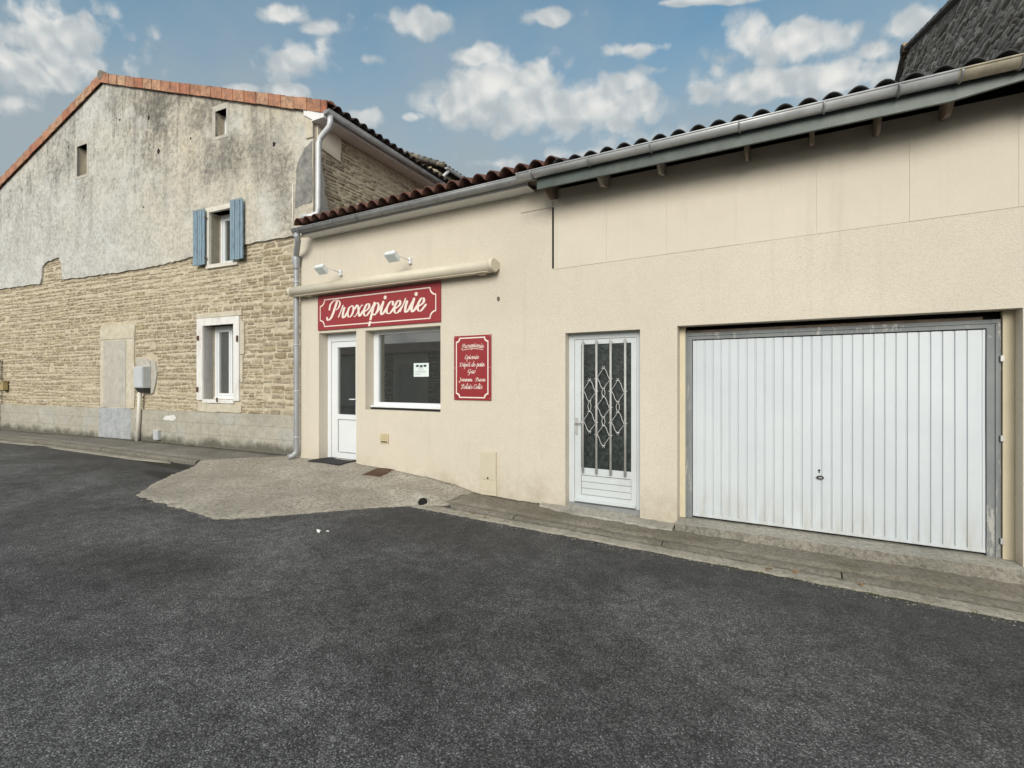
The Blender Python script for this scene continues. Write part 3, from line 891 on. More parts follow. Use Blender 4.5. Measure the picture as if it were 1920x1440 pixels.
ragged_slab(M, list(np.linspace(-.965, 3.0, 50)), D + .9, lambda x: 5.475, lambda x: -.028, lambda x: -.034, lambda x: -.22, rr, .008, 1)
structure(M.build('sill_step', ['step_concrete', 'sill_concrete']))

# ================================================================== STONE HOUSE
house = thing('stone_house', G(-6.68, 0, 0), 'two-storey old stone house with patchy grey plaster on its gable and orange verge tiles', 'house')
SL = .33
RZ, EZ, HW = 8.60, 6.40, 6.68
LOWW = (-3.094, -2.153, 1.15, 2.66); UPW = (-2.87, -2.13, 3.90, 4.96); A1 = (-7.82, -7.37, 6.55, 7.28); A2 = (-2.67, -2.335, 6.46, 6.97)
def hole(r): return rect(r[0], r[1], r[2], r[3])
M = MB()
M.poly(G, [(-2 * HW, -.4), (0, -.4), (0, EZ), (-HW, RZ), (-2 * HW, EZ)], [hole(LOWW), hole(UPW), hole(A1), hole(A2)], 0, -.42, 1, 1)
edge_pts = [(-13.36, 4.13), (-9.62, 4.06), (-9.54, 4.2), (-9.49, 4.5), (-9.3, 4.6), (-8.68, 4.66), (-8.56, 4.5), (-8.52, 4.08), (-7.1, 4.05), (-5.2, 4.04), (-4.3, 4.06), (-3.42, 4.12), (-1.9, 4.2), (-.5, 4.19), (0, 4.2)]
def edge_z(s):
    for a, b in zip(edge_pts[:-1], edge_pts[1:]):
        if a[0] <= s <= b[0]:
            return a[1] + (b[1] - a[1]) * (s - a[0]) / max(1e-6, b[0] - a[0])
    return 4.1
DOORB = (-6.88, -5.48, .9, 2.83)
SUR = (-3.30, -1.97, 1.06, 2.90)
stones(M, G, -13.3, -1.35, .87, 4.75, lambda s: edge_z(s) - .02, [DOORB, SUR, (-2.99, -2.03, 3.82, 5.0), (-5.40, -4.66, 1.24, 2.06), (-13.3, -9.75, 3.2, 3.2)], (.048, .09), (.10, .32), 21)
stones(M, G, -1.35, -.0, .87, 4.3, lambda s: edge_z(s) - .02, [SUR], (.075, .12), (.18, .42), 22)
M.build('wall', ['rubble_stone', 'lime_mortar'], house, normals=True)
# side wall above the shop roof
M = MB()
SW = Frame(S.o + S.n * -.001 + S.t * .0, S.t, S.n)
M.poly(SW, rect(.01, 7.0, -.4, EZ - .12), (), 0, -.4, 1)
stones(M, SW, .03, 6.9, 4.0, 6.2, None, [(.0, .56, 5.74, 6.4), (3.2, 6.9, 4.9, 6.4)], (.05, .085), (.13, .34), 33)
M.build('side_wall', ['rubble_stone', 'lime_mortar'], house)
M = MB()
M.poly(SW, jag([(.02, 5.78), (.30, 5.74), (.56, 5.70), (.58, 6.0), (.55, 6.2), (.02, 6.2), (.02, 5.78)], .1, .012)[:-1], (), .03, 0.001, 0)
M.poly(SW, jag([(.03, 4.0), (.5, 4.0), (.46, 4.4), (.25, 4.75), (.12, 5.5), (.03, 5.6), (.03, 4.0)], .1, .02)[:-1], (), .026, 0.001, 1)
M.build('side_patch', ['cream_board', 'cement_patch'], house)
M = MB()
M.poly(SW, jag([(3.2, 4.6), (6.9, 4.6), (6.9, 6.2), (3.3, 6.2), (3.15, 5.7), (3.25, 5.2), (3.2, 4.6)], .15, .03)[:-1], (), .035, 0.001, 0)
M.build('side_plaster', 'old_plaster', house)

# upper plaster coat, 5 cm proud, with its broken lower edge
M = MB()
low = jag([p for p in edge_pts if p[0] < -3.3] + [(-3.0, 4.14), (-2.985, 5.02)], .11, .016)
low2 = jag([(-2.03, 5.02), (-2.03, 4.19), (-1.9, 4.2), (-.5, 4.19), (-.01, 4.2)], .11, .014)
topg = [(-.01, EZ - .01), (-HW, RZ - .01), (-13.36, EZ - .01)]
M.poly(G, low + low2 + topg, [hole(A1), hole(A2)], .048, .001, 0)
M.build('plaster_coat', 'old_plaster', house)
M = MB()
M.poly(G, jag([(-.46, 4.7), (-.03, 4.75), (-.03, 5.85), (-.22, 5.75), (-.40, 5.5), (-.44, 5.1), (-.46, 4.7)], .1, .015)[:-1], (), .054, .02, 0)
M.build('cement_repair', 'dark_cement', house)
M = MB()
for (s, z, r) in ((-4.54, 6.55, .06), (-4.9, 7.35, .05), (-1.0, 5.98, .045), (-3.45, 6.6, .03), (-6.0, 7.55, .035), (-8.2, 7.36, .04), (-5.1, 5.4, .025), (-9.2, 6.75, .02), (-7.5, 6.0, .02)):
    ring_ = [(s + r * (1 + .3 * RNG.uniform(-1, 1)) * cos(a) * .8, z + r * (1 + .3 * RNG.uniform(-1, 1)) * sin(a)) for a in np.linspace(0, 2 * pi, 10, endpoint=False)]
    M.poly(G, ring_, (), .051, .049, 0)
split_build(M, 'pockmark_shade', 'void_dark', house)  # flat black discs paint the shade of small holes in the coat
# quoin pilaster at the corner
M = MB(); M.box(G, -.17, -.0, .05, .075, 5.9, 6.30); M.build('corner_block', 'pale_stone', house, .01)

# plinth
M = MB()
zs = []
M.poly(G, [(-13.36, -.3), (-.005, -.3), (-.005, .885)] + jag([(-.3, .885), (-13.36, .875)], .3, .008), (), .052, .001, 0)
M.build('plinth', 'plinth_cement', house, .006)
# blocked doorway
M = MB()
M.poly(G, jag([(-6.86, .90), (-5.50, .90), (-5.47, 1.6), (-5.5, 2.2), (-5.46, 2.80), (-6.84, 2.83), (-6.86, .90)], .2, .012)[:-1], (), .028, .0, 1)
M.box(G, -6.70, -5.80, .028, .037, .93, 2.46, 0)
M.box(G, -6.86, -5.56, .052, .057, .20, .90, 2)
M.box(G, -6.84, -5.5, .028, .040, 2.50, 2.66, 1)
M.build('blocked_doorway', ['cement_patch', 'pale_stone', 'blue_cement'], house, .006)

def casement(parent, fr, r, n, mull=True, glass='blind_grey', fw=.055, sash=.05):
    s0, s1, z0, z1 = r
    M = MB()
    M.poly(fr, rect(s0, s1, z0, z1), [rect(s0 + fw, s1 - fw, z0 + fw + .01, z1 - fw)], n, n - .06, 0)
    mids = [(s0 + fw, s1 - fw)] if not mull else [(s0 + fw, (s0 + s1) / 2), ((s0 + s1) / 2, s1 - fw)]
    for a, b in mids:
        a, b, c, d = a + .003, b - .003, z0 + fw + .013, z1 - fw - .003
        M.poly(fr, rect(a, b, c, d), [rect(a + sash, b - sash, c + sash, d - sash)], n - .012, n - .07, 0)
    M.box(fr, s0, s1, n, n + .03, z0, z0 + .03)
    w = M.build('window', 'white_pvc', parent, .004)
    M = MB()
    for a, b in mids:
        M.box(fr, a + sash - .005, b - sash + .005, n - .045, n - .038, z0 + fw + .05, z1 - fw - .04)
    M.build('pane', 'window_glass', w)
    M = MB()
    M.box(fr, s0 + .03, s1 - .03, n - .12, n - .11, z0 + .04, z1 - .03)
    M.build('blind_or_dark_sheet', glass, w)
    return w
casement(house, G, LOWW, -.23)
casement(house, G, UPW, -.2)
M = MB()
for r_ in (A1, A2):
    pass
for r_, mat_n in ((A1, .3), (A2, .3)):
    M = MB()
    s0, s1, z0, z1 = r_
    M.poly(G, rect(s0, s1, z0, z1), [rect(s0 + .05, s1 - .05, z0 + .05, z1 - .05)], -.15, -.19, 0)
    w = M.build('window', 'white_pvc', house)
    M = MB(); M.box(G, s0 + .045, s1 - .045, -.175, -.168, z0 + .045, z1 - .045); M.build('pane', 'window_glass', w)
    M = MB(); M.box(G, s0 + .02, s1 - .02, -.30, -.29, z0 + .02, z1 - .02); M.build('blind_or_dark_sheet', 'void_dark', w)  # black sheet stands in for the unlit attic behind the glass
    M = MB()
    M.poly(G, rect(s0 - .09, s1 + .07, z0 - .07, z1 + .12), [hole(r_)], .056, -.14, 0)
    M.build('window_surround', 'cement_patch', house, .008)
# surround of the lower window: white painted band, ochre lintel stone, pale quoins
M = MB()
s0, s1, z0, z1 = LOWW
M.poly(G, [(-3.277, 1.13), (s0, 1.13), (s0, z1), (s1, z1), (s1, 1.13), (-1.99, 1.13), (-1.985, 2.81), (-3.277, 2.815)], (), .04, -.2, 0)
M.box(G, s0, s1, -.2, .045, 1.075, 1.148, 0)
M.build('window_surround', 'white_paint', house, .006)
M = MB()
M.box(G, -3.30, -1.93, .0, .034, 2.818, 2.92)
M.box(G, -1.98, -1.86, .0, .032, 2.05, 2.70); M.box(G, -1.98, -1.90, .0, .030, 1.5, 2.04)
M.poly(G, jag([(-3.27, .90), (-1.95, .90), (-1.93, 1.06), (-3.25, 1.07), (-3.27, .90)], .15, .012)[:-1], (), .03, 0, 0)
split_build(M, 'window_stone', 'pale_stone', house, .01)
M = MB()
for (s, z) in ((-3.2, 2.42), (-3.22, 1.36)):
    M.box(G, s - .02, s + .01, .04, .075, z - .06, z + .04)
M.box(G, -2.62, -2.60, .045, .07, 1.10, 1.19); M.box(G, -2.03, -2.0, .04, .07, 2.30, 2.42)
split_build(M, 'shutter_hinge', 'rust_iron', house)
# surround of the upper window
M = MB()
s0, s1, z0, z1 = UPW
M.poly(G, rect(s0 - .1, s1 + .1, z0 - .08, z1 + .10), [hole(UPW)], .056, -.18, 0)
M.build('window_surround', 'bleached_stone', house, .008)
def shutter(parent, s0, s1, z0, z1, n, rot, lab):
    M = MB()
    k = 5; w = (s1 - s0) / k
    M.box(G, s0 + .002, s1 - .002, n, n + .012, z0 + .01, z1 - .01)
    for i in range(k):
        M.box(G, s0 + i * w + .006, s0 + (i + 1) * w - .006, n, n + .024 + .005 * (i % 2), z0 + RNG.uniform(0, .01), z1 - RNG.uniform(0, .008))
    M.box(G, s0, s1, n + .028, n + .036, z1 - .002, z1 + .012)
    o = M.build('shutter', 'blue_shutter', parent, .003)
    o['label'] = lab
    M = MB()
    for z in (z0 + .14, z1 - .16):
        M.box(G, s0 + .01, s1 - .01, n - .02, n - .003, z - .05, z + .05)
    split_build(M, 'shutter_batten', 'blue_shutter', o)
    M = MB()
    for z in (z0 + .14, z1 - .16):
        s = s1 if rot > 0 else s0
        M.box(G, s - .02, s + .03, n - .0, n + .02, z - .02, z + .02)
    split_build(M, 'hinge', 'rust_iron', o)
shutter(house, -3.275, -2.91, 3.89, 5.02, .095, 1, 'peeling pale blue plank shutter left of the upper window')
shutter(house, -2.135, -1.77, 3.89, 5.06, .10, -1, 'peeling pale blue plank shutter right of the upper window')

# verge tiles along both rakes
def verge(name, sgn):
    M = MB()
    d = Vector((sgn, 0, -SL)).normalized()
    run = (HW + .36) * math.hypot(1, SL)
    L = .345; k = int(run / L)
    for i in range(k + 1):
        a = i * L - .02; b = min(a + L + .05, run + .02)
        if b - a < .05: continue
        tilt = .016
        def pt(u, n, dz):
            s = -HW + d.x * u; z = RZ + d.z * u + dz
            return G(s, n, z)
        jz = RNG.uniform(-.006, .006); jn = RNG.uniform(-.004, .004)
        n1 = .105 + jn
        P = []
        for u, ex in ((a, 0.0), (b, tilt)):
            for (n, dz) in ((n1 + ex, -.045 - ex * .4), (n1 + ex, .16 + ex), (-.16, .185 + ex), (-.16, .165 + ex), (n1 - .018 + ex, .14 + ex), (n1 - .018 + ex, -.045 - ex * .4)):
                P.append(pt(u, n, dz + jz))
        n = 6
        M.mesh(P, [(q, (q + 1) % n, n + (q + 1) % n, n + q) for q in range(n)] + [(0, 1, 4, 5), (1, 2, 3, 4), (n, n + 5, n + 4, n + 1), (n + 1, n + 4, n + 3, n + 2)])
        # rounded cover tile riding on the verge
        pts = []
        for u, ex in ((a, 0.0), (b, tilt)):
            for q in range(6):
                t = pi * q / 5
                pts.append(pt(u, -.02 + cos(t) * .085 + ex * .3, .15 + sin(t) * .055 + ex + jz))
        M.mesh(pts, [(q, q + 1, 6 + q + 1, 6 + q) for q in range(5)], 0, True)
        M.face(pts[6:12])
    o = M.build(name, 'verge_terracotta', house)
verge('verge_tiles', 1); verge('verge_tiles', -1)
# roof sheets
M = MB()
vdir = (-G.t * 1 + Vector((0, 0, SL))).normalized()
for sg in (1, -1):
    ed = S.t
    e0 = G(-HW + sg * (HW + .38), -.05, RZ - SL * (HW + .38) + .10)
    up = (G.t * (-sg) + Vector((0, 0, SL))).normalized()
    nr = up.cross(ed); nr = nr if nr.z > 0 else -nr
    if sg > 0:
        tile_roof(M, e0, ed, up, nr, 7.0, 7.35, .215, .085, .016, .40, .014, 0, 7)
    else:
        tile_roof(M, e0, ed, up, nr, 7.0, 7.35, .43, .06, .016, 1.2, .01, 0, 4)
M.build('roof', 'weathered_tile', house)
M = MB()
M.tube([G(-HW, .12, RZ + .13), G(-HW, -7.0, RZ + .13)], .11, 12)
M.build('ridge_tiles', 'lichen_tile', house)
M = MB()
for sg in (1, -1):
    a0 = -HW + sg * (HW + .30); 
    M.face([G(-HW, -.1, RZ + .05), G(a0, -.1, RZ + .05 - SL * (HW + .3)), G(a0, -7.0, RZ + .05 - SL * (HW + .3)), G(-HW, -7.0, RZ + .05)])
M.build('roof_boards', 'old_timber', house)
# boxed eave, gutter and downpipe of the house
M = MB()
M.box(S, -.10, 7.0, .0, .31, 6.17, 6.19); M.box(S, -.10, 7.0, .295, .31, 6.19, 6.32)
M.poly(G, [(-.19, 6.33), (.05, 6.175), (.30, 6.175), (.30, 6.32), (-.19, 6.42)], (), .1, .0, 0)
M.build('soffit', 'white_soffit', house, .003)
M = MB()
gutter_mesh(M, S(-.12, .385, 6.27), S(7.0, .385, 6.27), .068, S.n)
g = M.build('gutter', 'zinc', house)
for k in range(9):
    M = MB()
    c = S(.35 + k * .75, .385, 6.27)
    M.tube([c + S.n * (.075 * cos(t)) + Vector((0, 0, .075 * sin(t))) for t in np.linspace(pi, 2 * pi, 9)], .007, 6)
    M.build('gutter_bracket', 'zinc', g)
M = MB()
pth = [S(-.02, .385, 6.21), S(-.02, .385, 6.10), S(-.02, .36, 6.02), S(-.03, .25, 5.93), S(-.04, .16, 5.86), S(-.05, .13, 5.76), S(-.06, .13, 4.62), S(-.06, .12, 4.52), S(-.12, .02, 4.46), S(-.2, -.12, 4.44)]
M.tube(pth, .05, 12); M.build('downpipe', 'pale_pipe', house)
M = MB(); M.tube([G(-.52, .055, 4.2), G(-.5, .06, 4.6), G(-.5, .06, 5.15)], .012, 6); M.build('cable', 'pale_conduit', house)

# ================================================================== SHOP
shop = thing('shop_building', (-4.9, D + .2, 0), 'low cream rendered corner shop with tiled roof and white door and window', 'shop')
XL, XM, XR = -7.309, -2.483, 3.0
DO = (-6.829, -5.945, .0, 2.34); WO = (-5.744, -4.252, 1.07, 2.33)
M = MB()
M.poly(F, [(XL, -.4), (-6.829, -.4), (-6.829, 2.34), (-5.945, 2.34), (-5.945, -.4), (XM, -.4), (XM, 4.02), (XL, 4.02)], [hole(WO)], 0, -.26, 0)
M.box(Frame((XL, D, 0), (0, 1, 0), (1, 0, 0)), .27, 1.2, 0.0, .25, -.4, 4.02)
M.build('wall', 'cream_render', shop)
M = MB()
M.box(F, -2.935, -2.487, .0, .010, 3.735, 3.99)
M.build('patch_board', 'cream_board', shop, .002)
# interior
M = MB()
M.face([F(XL + .05, -.27, .18), F(-2.55, -.27, .18), F(-2.55, -1.35, .18), F(XL + .05, -1.35, .18)], 1)
M.face([F(XL + .05, -.27, 3.0), F(-2.55, -.27, 3.0), F(-2.55, -1.35, 3.0), F(XL + .05, -1.35, 3.0)], 0)
M.face([F(XL + .05, -1.35, .18), F(-2.55, -1.35, .18), F(-2.55, -1.35, 3.0), F(XL + .05, -1.35, 3.0)], 0)
M.face([F(XL + .05, -.27, .18), F(XL + .05, -1.35, .18), F(XL + .05, -1.35, 3.0), F(XL + .05, -.27, 3.0)], 0)
M.face([F(-2.55, -.27, .18), F(-2.55, -1.35, .18), F(-2.55, -1.35, 3.0), F(-2.55, -.27, 3.0)], 0)
M.face([F(XL + .05, -.265, .18), F(-6.87, -.265, .18), F(-6.87, -.265, 3.0), F(XL + .05, -.265, 3.0)], 0)
M.face([F(-6.87, -.265, 2.36), F(-2.55, -.265, 2.36), F(-2.55, -.265, 3.0), F(-6.87, -.265, 3.0)], 0)
M.face([F(-5.76, -.265, .18), F(-2.55, -.265, .18), F(-2.55, -.265, 1.05), F(-5.76, -.265, 1.05)], 0)
M.face([F(-4.24, -.265, 1.05), F(-2.55, -.265, 1.05), F(-2.55, -.265, 2.36), F(-4.24, -.265, 2.36)], 0)
M.build('room', ['room_wall', 'room_floor'], shop, normals=False)
# shop door
M = MB()
M.poly(F, [(-6.829, .19), (-6.745, .19), (-6.745, 2.20), (-6.03, 2.20), (-6.03, .19), (-5.945, .19), (-5.945, 2.335), (-6.829, 2.335)], (), -.18, -.255, 0)
d_ = M.build('door', 'white_pvc', shop, .005)
M = MB()
M.poly(F, rect(-6.74, -6.035, .205, 2.195), [rect(-6.60, -6.17, .30, .87), rect(-6.60, -6.17, .955, 2.10)], -.195, -.25, 0)
M.box(F, -6.59, -6.18, -.235, -.215, .31, .86)
M.build('door_leaf', 'white_pvc', d_, .005)
M = MB(); M.box(F, -6.605, -6.165, -.232, -.224, .95, 2.105); M.build('pane', 'window_glass', d_)
M = MB(); M.box(F, -6.14, -6.11, -.195, -.18, 1.1, 1.3); M.tube([F(-6.125, -.18, 1.22), F(-6.125, -.13, 1.22), F(-6.24, -.125, 1.22)], .01, 8); M.build('handle', 'white_pvc', d_)
M = MB(); M.box(F, -6.829, -5.945, -.255, -.15, .16, .2); M.build('door_sill', 'step_concrete', shop)
# shop window
M = MB()
M.poly(F, rect(-5.744, -4.252, 1.095, 2.33), [rect(-5.64, -4.355, 1.185, 2.275)], -.18, -.25, 0)
M.box(F, -5.744, -4.252, -.18, -.11, 1.105, 1.135)
w_ = M.build('window', 'white_pvc', shop, .005)
M = MB(); M.box(F, -5.645, -4.35, -.222, -.214, 1.18, 2.28); M.build('pane', 'window_glass', w_)
M = MB(); M.box(F, -5.744, -4.252, -.2, -.12, 1.072, 1.094); M.build('window_gap_shade', 'void_dark', w_)  # black strip drawn in place of the shade in the gap below
# eave
M = MB()
M.box(F, -6.95, -2.72, .0, .235, 3.968, 3.985)
M.box(F, -6.95, -2.72, .222, .240, 3.985, 4.09)
M.box(F, -6.966, -6.95, .0, .240, 3.968, 4.10)
M.build('soffit', 'white_soffit', shop, .003)
M = MB()
GN, GZ = .310, 4.046
gutter_mesh(M, F(-7.055, GN, GZ), F(-2.30, GN, GZ + .006), .066, F.n)
g = M.build('gutter', 'zinc', shop)
for x in (-6.9, -6.55, -6.1, -5.6, -5.1, -4.55, -4.0, -3.4, -2.9):
    M = MB()
    c = F(x, GN, GZ + .003)
    M.tube([c + F.n * (.072 * cos(t)) + Vector((0, 0, .072 * sin(t))) for t in np.linspace(pi, 2 * pi, 9)], .006, 6)
    M.build('gutter_bracket', 'zinc', g)
M = MB()
up = Vector((0, cos(math.atan(.33)), sin(math.atan(.33)))); nr = Vector((0, -up.z, up.y))
tile_roof(M, F(-7.072, .30, 4.132), (1, 0, 0), up, nr, 4.807, 5.2, .209, .090, .017, .40, .014, 0, 10)
M.build('roof', 'roof_terracotta', shop)
M = MB()
M.face([F(-7.0, .2, 4.10), F(-2.45, .2, 4.10), F(-2.45, -4.8, 5.75), F(-7.0, -4.8, 5.75)])
M.box(F, -7.0, -2.5, -.2, .215, 4.03, 4.09)
M.build('roof_boards', 'old_timber', shop)
# downpipe
M = MB()
X0 = -7.315
pth = [F(-6.985, GN, 3.99), F(-6.985, GN, 3.93), F(-7.0, GN - .03, 3.87), F(-7.27, .11, 3.73), F(X0, .08, 3.68), F(X0, .07, 3.60), F(X0, .07, .34), F(X0, .075, .28), F(X0 - .03, .12, .225), F(X0 - .07, .19, .205)]
M.tube(pth, .048, 14)
M.tube([F(X0, .07, 3.70), F(X0, .07, 3.64), F(X0, .07, 3.50), F(X0, .07, 3.46)], [.072, .072, .051, .051], 14)
dp = M.build('downpipe', 'grey_pipe', shop)
M = MB()
for z in (.55, 1.35, 2.15, 3.25):
    M.tube([F(X0, .07, z - .012), F(X0, .07, z + .012)], .054, 14)
split_build(M, 'pipe_clip', 'zinc_bright', dp)

# ================================================================== GARAGE
gar = thing('garage_building', (.2, D + .2, 0), 'cream rendered garage with zinc gutter, white side door and overhead door', 'garage')
SD = (-2.308, -1.377); GD = (-.962, 1.822)
M = MB()
M.poly(F, [(XM, -.4), (SD[0], -.4), (SD[0], 2.127), (SD[1], 2.127), (SD[1], -.4), (GD[0], -.4), (GD[0], 2.143), (GD[1], 2.143), (GD[1], -.4), (XR, -.4), (XR, 3.95), (XM, 3.95)], (), 0, -.2, 0)
M.build('wall', 'cream_render', gar)
M = MB()
js = [-2.462, -1.778, -1.077, -.366, .355, 1.074, 1.795, 2.5, 3.0]
def bz(x): return 2.944 + .0115 * (x + 2.462)
CB = []
for a, b in zip(js[:-1], js[1:]):
    M = MB()
    n1 = .0045 + RNG.uniform(-.0012, .0012)
    M.poly(F, [(a + .0008, bz(a)), (b - .0008, bz(b)), (b - .0008, 3.945), (a + .0008, 3.945)], (), n1, .001, 0)
    M.build('cladding_board', 'cream_board', gar)
M = MB(); M.box(F, -2.487, -2.4625, .002, .006, 2.955, 3.73); M.build('cladding_joint', 'void_dark', gar)
M = MB(); M.box(F, -.9, 1.9, -.26, -.24, -.2, 2.4); M.box(F, -2.4, 2.9, -3.0, -2.9, 0, 4); M.build('interior_shade', 'void_dark', gar)  # added black sheets stand for the unlit inside behind door and gaps
# roof of corrugated sheets
M = MB()
sl = .27
up = Vector((0, cos(math.atan(sl)), sin(math.atan(sl)))); nr = Vector((0, -up.z, up.y))
tile_roof(M, F(-2.30, .44, 4.03), (1, 0, 0), up, nr, 5.4, 6.0, .1895, .072, .012, 1.5, .012, 0, 10)
M.build('roof', 'corrugated_dark', gar)
M = MB()
M.face([F(-2.4, .38, 4.0), F(XR, .38, 4.0), F(XR, -6.0, 4.0 + 6.4 * sl), F(-2.4, -6.0, 4.0 + 6.4 * sl)])
M.build('roof_boards', 'old_timber', gar)
M = MB()
M.box(F, -2.5, XR, -.22, -.2, 3.9, 4.15); M.build('eave_shade', 'void_dark', gar)  # black board painted as the shade under the open eave
rr = random.Random(31)
for x in (-2.42, -1.75, -1.10, -.241, .312, .813, 1.30, 1.9, 2.5):
    w = rr.uniform(.012, .022); dz = rr.uniform(-.02, .035); tw = rr.uniform(-.06, .06)
    M = MB()
    fx = Frame((x, D, 0), Vector((tw, -1, 0)).normalized(), (1, 0, 0))
    M.poly(fx, jag([(-.2, 3.99), (-.2, 3.86), (.02, 3.83 + dz * .5), (.17, 3.775 + dz), (.24, 3.765 + dz), (.30, 3.80 + dz), (.40, 3.87), (.40, 3.96), (-.2, 3.99)], .08, .007, rr)[:-1], (), w, -w, 0)
    M.build('rafter', 'timber_end' if rr.random() < .3 else 'old_timber', gar, .004)
M = MB()
M.box(F, -2.50, 1.25, .40, .425, 3.815, 4.01)
M.poly(F, [(1.25, 3.815), (1.75, 3.87), (XR, 3.88), (XR, 4.01), (1.25, 4.01)], (), .425, .40, 0)
M.build('fascia', 'zinc_green', gar, .004)
M = MB()
gutter_mesh(M, F(-2.72, .485, 4.0), F(1.28, .485, 4.0), .066, F.n)
g = M.build('gutter', 'zinc_bright', gar)
M = MB(); gutter_mesh(M, F(1.28, .485, 4.0), F(XR, .485, 4.0), .067, F.n)
g2 = M.build('gutter', 'stained_gutter', gar); g2['label'] = 'cream stained end of the garage gutter'
for i, x in enumerate((-2.53, -1.821, -1.143, -.301, .38, .907, 1.30, 1.65, 2.3)):
    M = MB()
    c = F(x, .485, 4.0)
    M.tube([c + F.n * (.073 * cos(t)) + Vector((0, 0, .073 * sin(t))) for t in np.linspace(pi, 2 * pi, 10)], .009, 6)
    M.build('gutter_bracket', 'zinc', g)
# white glazed side door
n = -.12
M = MB()
M.poly(F, [(SD[0], -.02), (-2.235, -.02), (-2.235, 2.05), (-1.45, 2.05), (-1.45, -.05), (SD[1], -.05), (SD[1], 2.127), (SD[0], 2.127)], (), n, n - .07, 0)
d_ = M.build('door', 'white_door', gar, .004)
M = MB()
M.poly(F, rect(-2.232, -1.453, .0, 2.047), [rect(-2.149, -1.515, .436, 1.985), rect(-2.149, -1.515, .095, .345)], n - .008, n - .05, 0)
for k in range(3):
    M.box(F, -2.145, -1.519, n - .035, n - .016, .10 + k * .081, .10 + k * .081 + .076)
M.box(F, -2.225, -1.46, n - .008, n + .022, .012, .045)
M.build('door_leaf', 'white_door', d_, .004)
M = MB(); M.box(F, -2.152, -1.512, n - .032, n - .022, .43, 1.99); M.build('pane', 'hammered_glass', d_)
M = MB(); M.box(F, SD[0], SD[1], -.19, -.07, -.075, -.004); M.build('door_sill', 'zinc', d_)
nb_ = n + .045
bx = [-2.106, -1.929, -1.75, -1.572]
for x in bx:
    M = MB(); M.tube([F(x, nb_, .385), F(x, nb_, 2.03)], .0145, 10)
    for z in (.42, 2.0): M.tube([F(x, nb_, z), F(x, n, z)], .008, 6)
    M.build('bar', 'bar_grey', d_)
M = MB()
def lozenge(xm, hw, zt, zm, zb):
    for sg in (-1, 1):
        def seg(z0, z1, x0, x1):
            P = []
            for t in np.linspace(0, 1, 11):
                x = x0 + (x1 - x0) * t + sg * .0055 * sin(2 * pi * t)
                P.append(F(xm + sg * x, nb_, z0 + (z1 - z0) * t + .004 * sin(2 * pi * t)))
            M.tube(P, .0042, 6)
        seg(zt, zm, 0.008, hw); seg(zm, zb, hw, 0.008)
def knot(xm, z, w=.022):
    M.tube([F(xm - w, nb_ + .004, z), F(xm + w, nb_ + .004, z)], .0075, 6)
def oval(xm, z0, z1):
    for sg in (-1, 1):
        M.tube([F(xm + sg * .020 * sin(pi * t), nb_, z0 + (z1 - z0) * t) for t in np.linspace(0, 1, 9)], .0045, 6)
def tail(xm, z, dz):
    for sg in (-1, 1): M.tube([F(xm, nb_, z), F(xm + sg * .014, nb_, z + dz)], .004, 6)
for ci, zz in ((0, [1.530, 1.402, 1.278, 1.149, 1.019, .905]), (1, [1.679, 1.555, 1.436, 1.331, 1.207, 1.086, .981, .866, .738]), (2, [1.530, 1.402, 1.278, 1.149, 1.019, .905])):
    xm = (bx[ci] + bx[ci + 1]) / 2; hw = (bx[ci + 1] - bx[ci]) / 2 - .006
    for k in range(0, len(zz), 3):
        lozenge(xm, hw, zz[k], zz[k + 1], zz[k + 2])
        knot(xm, zz[k]); knot(xm, zz[k + 2]); knot(bx[ci], zz[k + 1], .024); knot(bx[ci + 1], zz[k + 1], .024)
        if k + 3 < len(zz): oval(xm, zz[k + 3], zz[k + 2])
    tail(xm, zz[0], .03); tail(xm, zz[-1], -.03)
M.build('grille_ornament', 'steel', d_)
M = MB()
M.box(F, -2.222, -2.188, n - .008, n + .004, .85, 1.065)
M.tube([F(-2.205, n, 1.0), F(-2.205, n + .05, 1.0), F(-2.19, n + .056, 1.002), F(-2.10, n + .056, 1.012)], .010, 8)
M.build('handle', 'steel', d_, .002)
# timber posts and frame of the overhead door
M = MB()
M.box(F, GD[0], -.90, -.2, -.15, -.03, 2.14); M.build('door_post', 'cream_timber', gar, .004)
M = MB()
M.box(F, 1.744, GD[1], -.2, -.15, -.06, 2.14); M.build('door_post', 'cream_timber', gar, .004)
n = -.17
M = MB()
M.poly(F, [(-.905, -.03), (-.83, -.03), (-.83, 1.995), (1.645, 1.995), (1.645, -.05), (1.738, -.05), (1.738, 2.072), (-.905, 2.072)], (), n, n - .06, 0)
M.box(F, -.88, -.865, n, n + .012, -.03, 2.03); M.box(F, 1.70, 1.72, n, n + .012, -.05, 2.03); M.box(F, -.88, 1.72, n, n + .01, 2.035, 2.05)
gd = M.build('garage_door', 'peeling_grey', gar, .003)
M = MB(); M.box(F, -.89, 1.62, n - .03, n - .005, 2.073, 2.10); M.build('door_head', 'old_timber', gd)
M = MB()
n = -.185
x0, x1, zb, zt = -.823, 1.640, .018, 1.985
prof = [(x0, 0), (x0 + .018, 0), (x0 + .020, -.006), (x0 + .036, -.006), (x0 + .038, 0)]
k = 28; w = (x1 - x0 - .08) / k
for i in range(1, k):
    c = x0 + .04 + i * w
    prof += [(c - .010, 0), (c - .006, -.011), (c + .005, -.011), (c + .008, .003), (c + .012, 0)]
prof += [(x1 - .038, 0), (x1 - .036, -.006), (x1 - .020, -.006), (x1 - .018, 0), (x1, 0)]
rows = np.linspace(zb, zt, 9)
pts = []
rr = random.Random(4)
for z in rows:
    for (x, dn) in prof:
        und = .0022 * sin(x * 5.1 + z * 1.7) + .0015 * sin(x * 11 + z * 4.3)
        pts.append(F(x, n + dn + und, z))
m = len(prof)
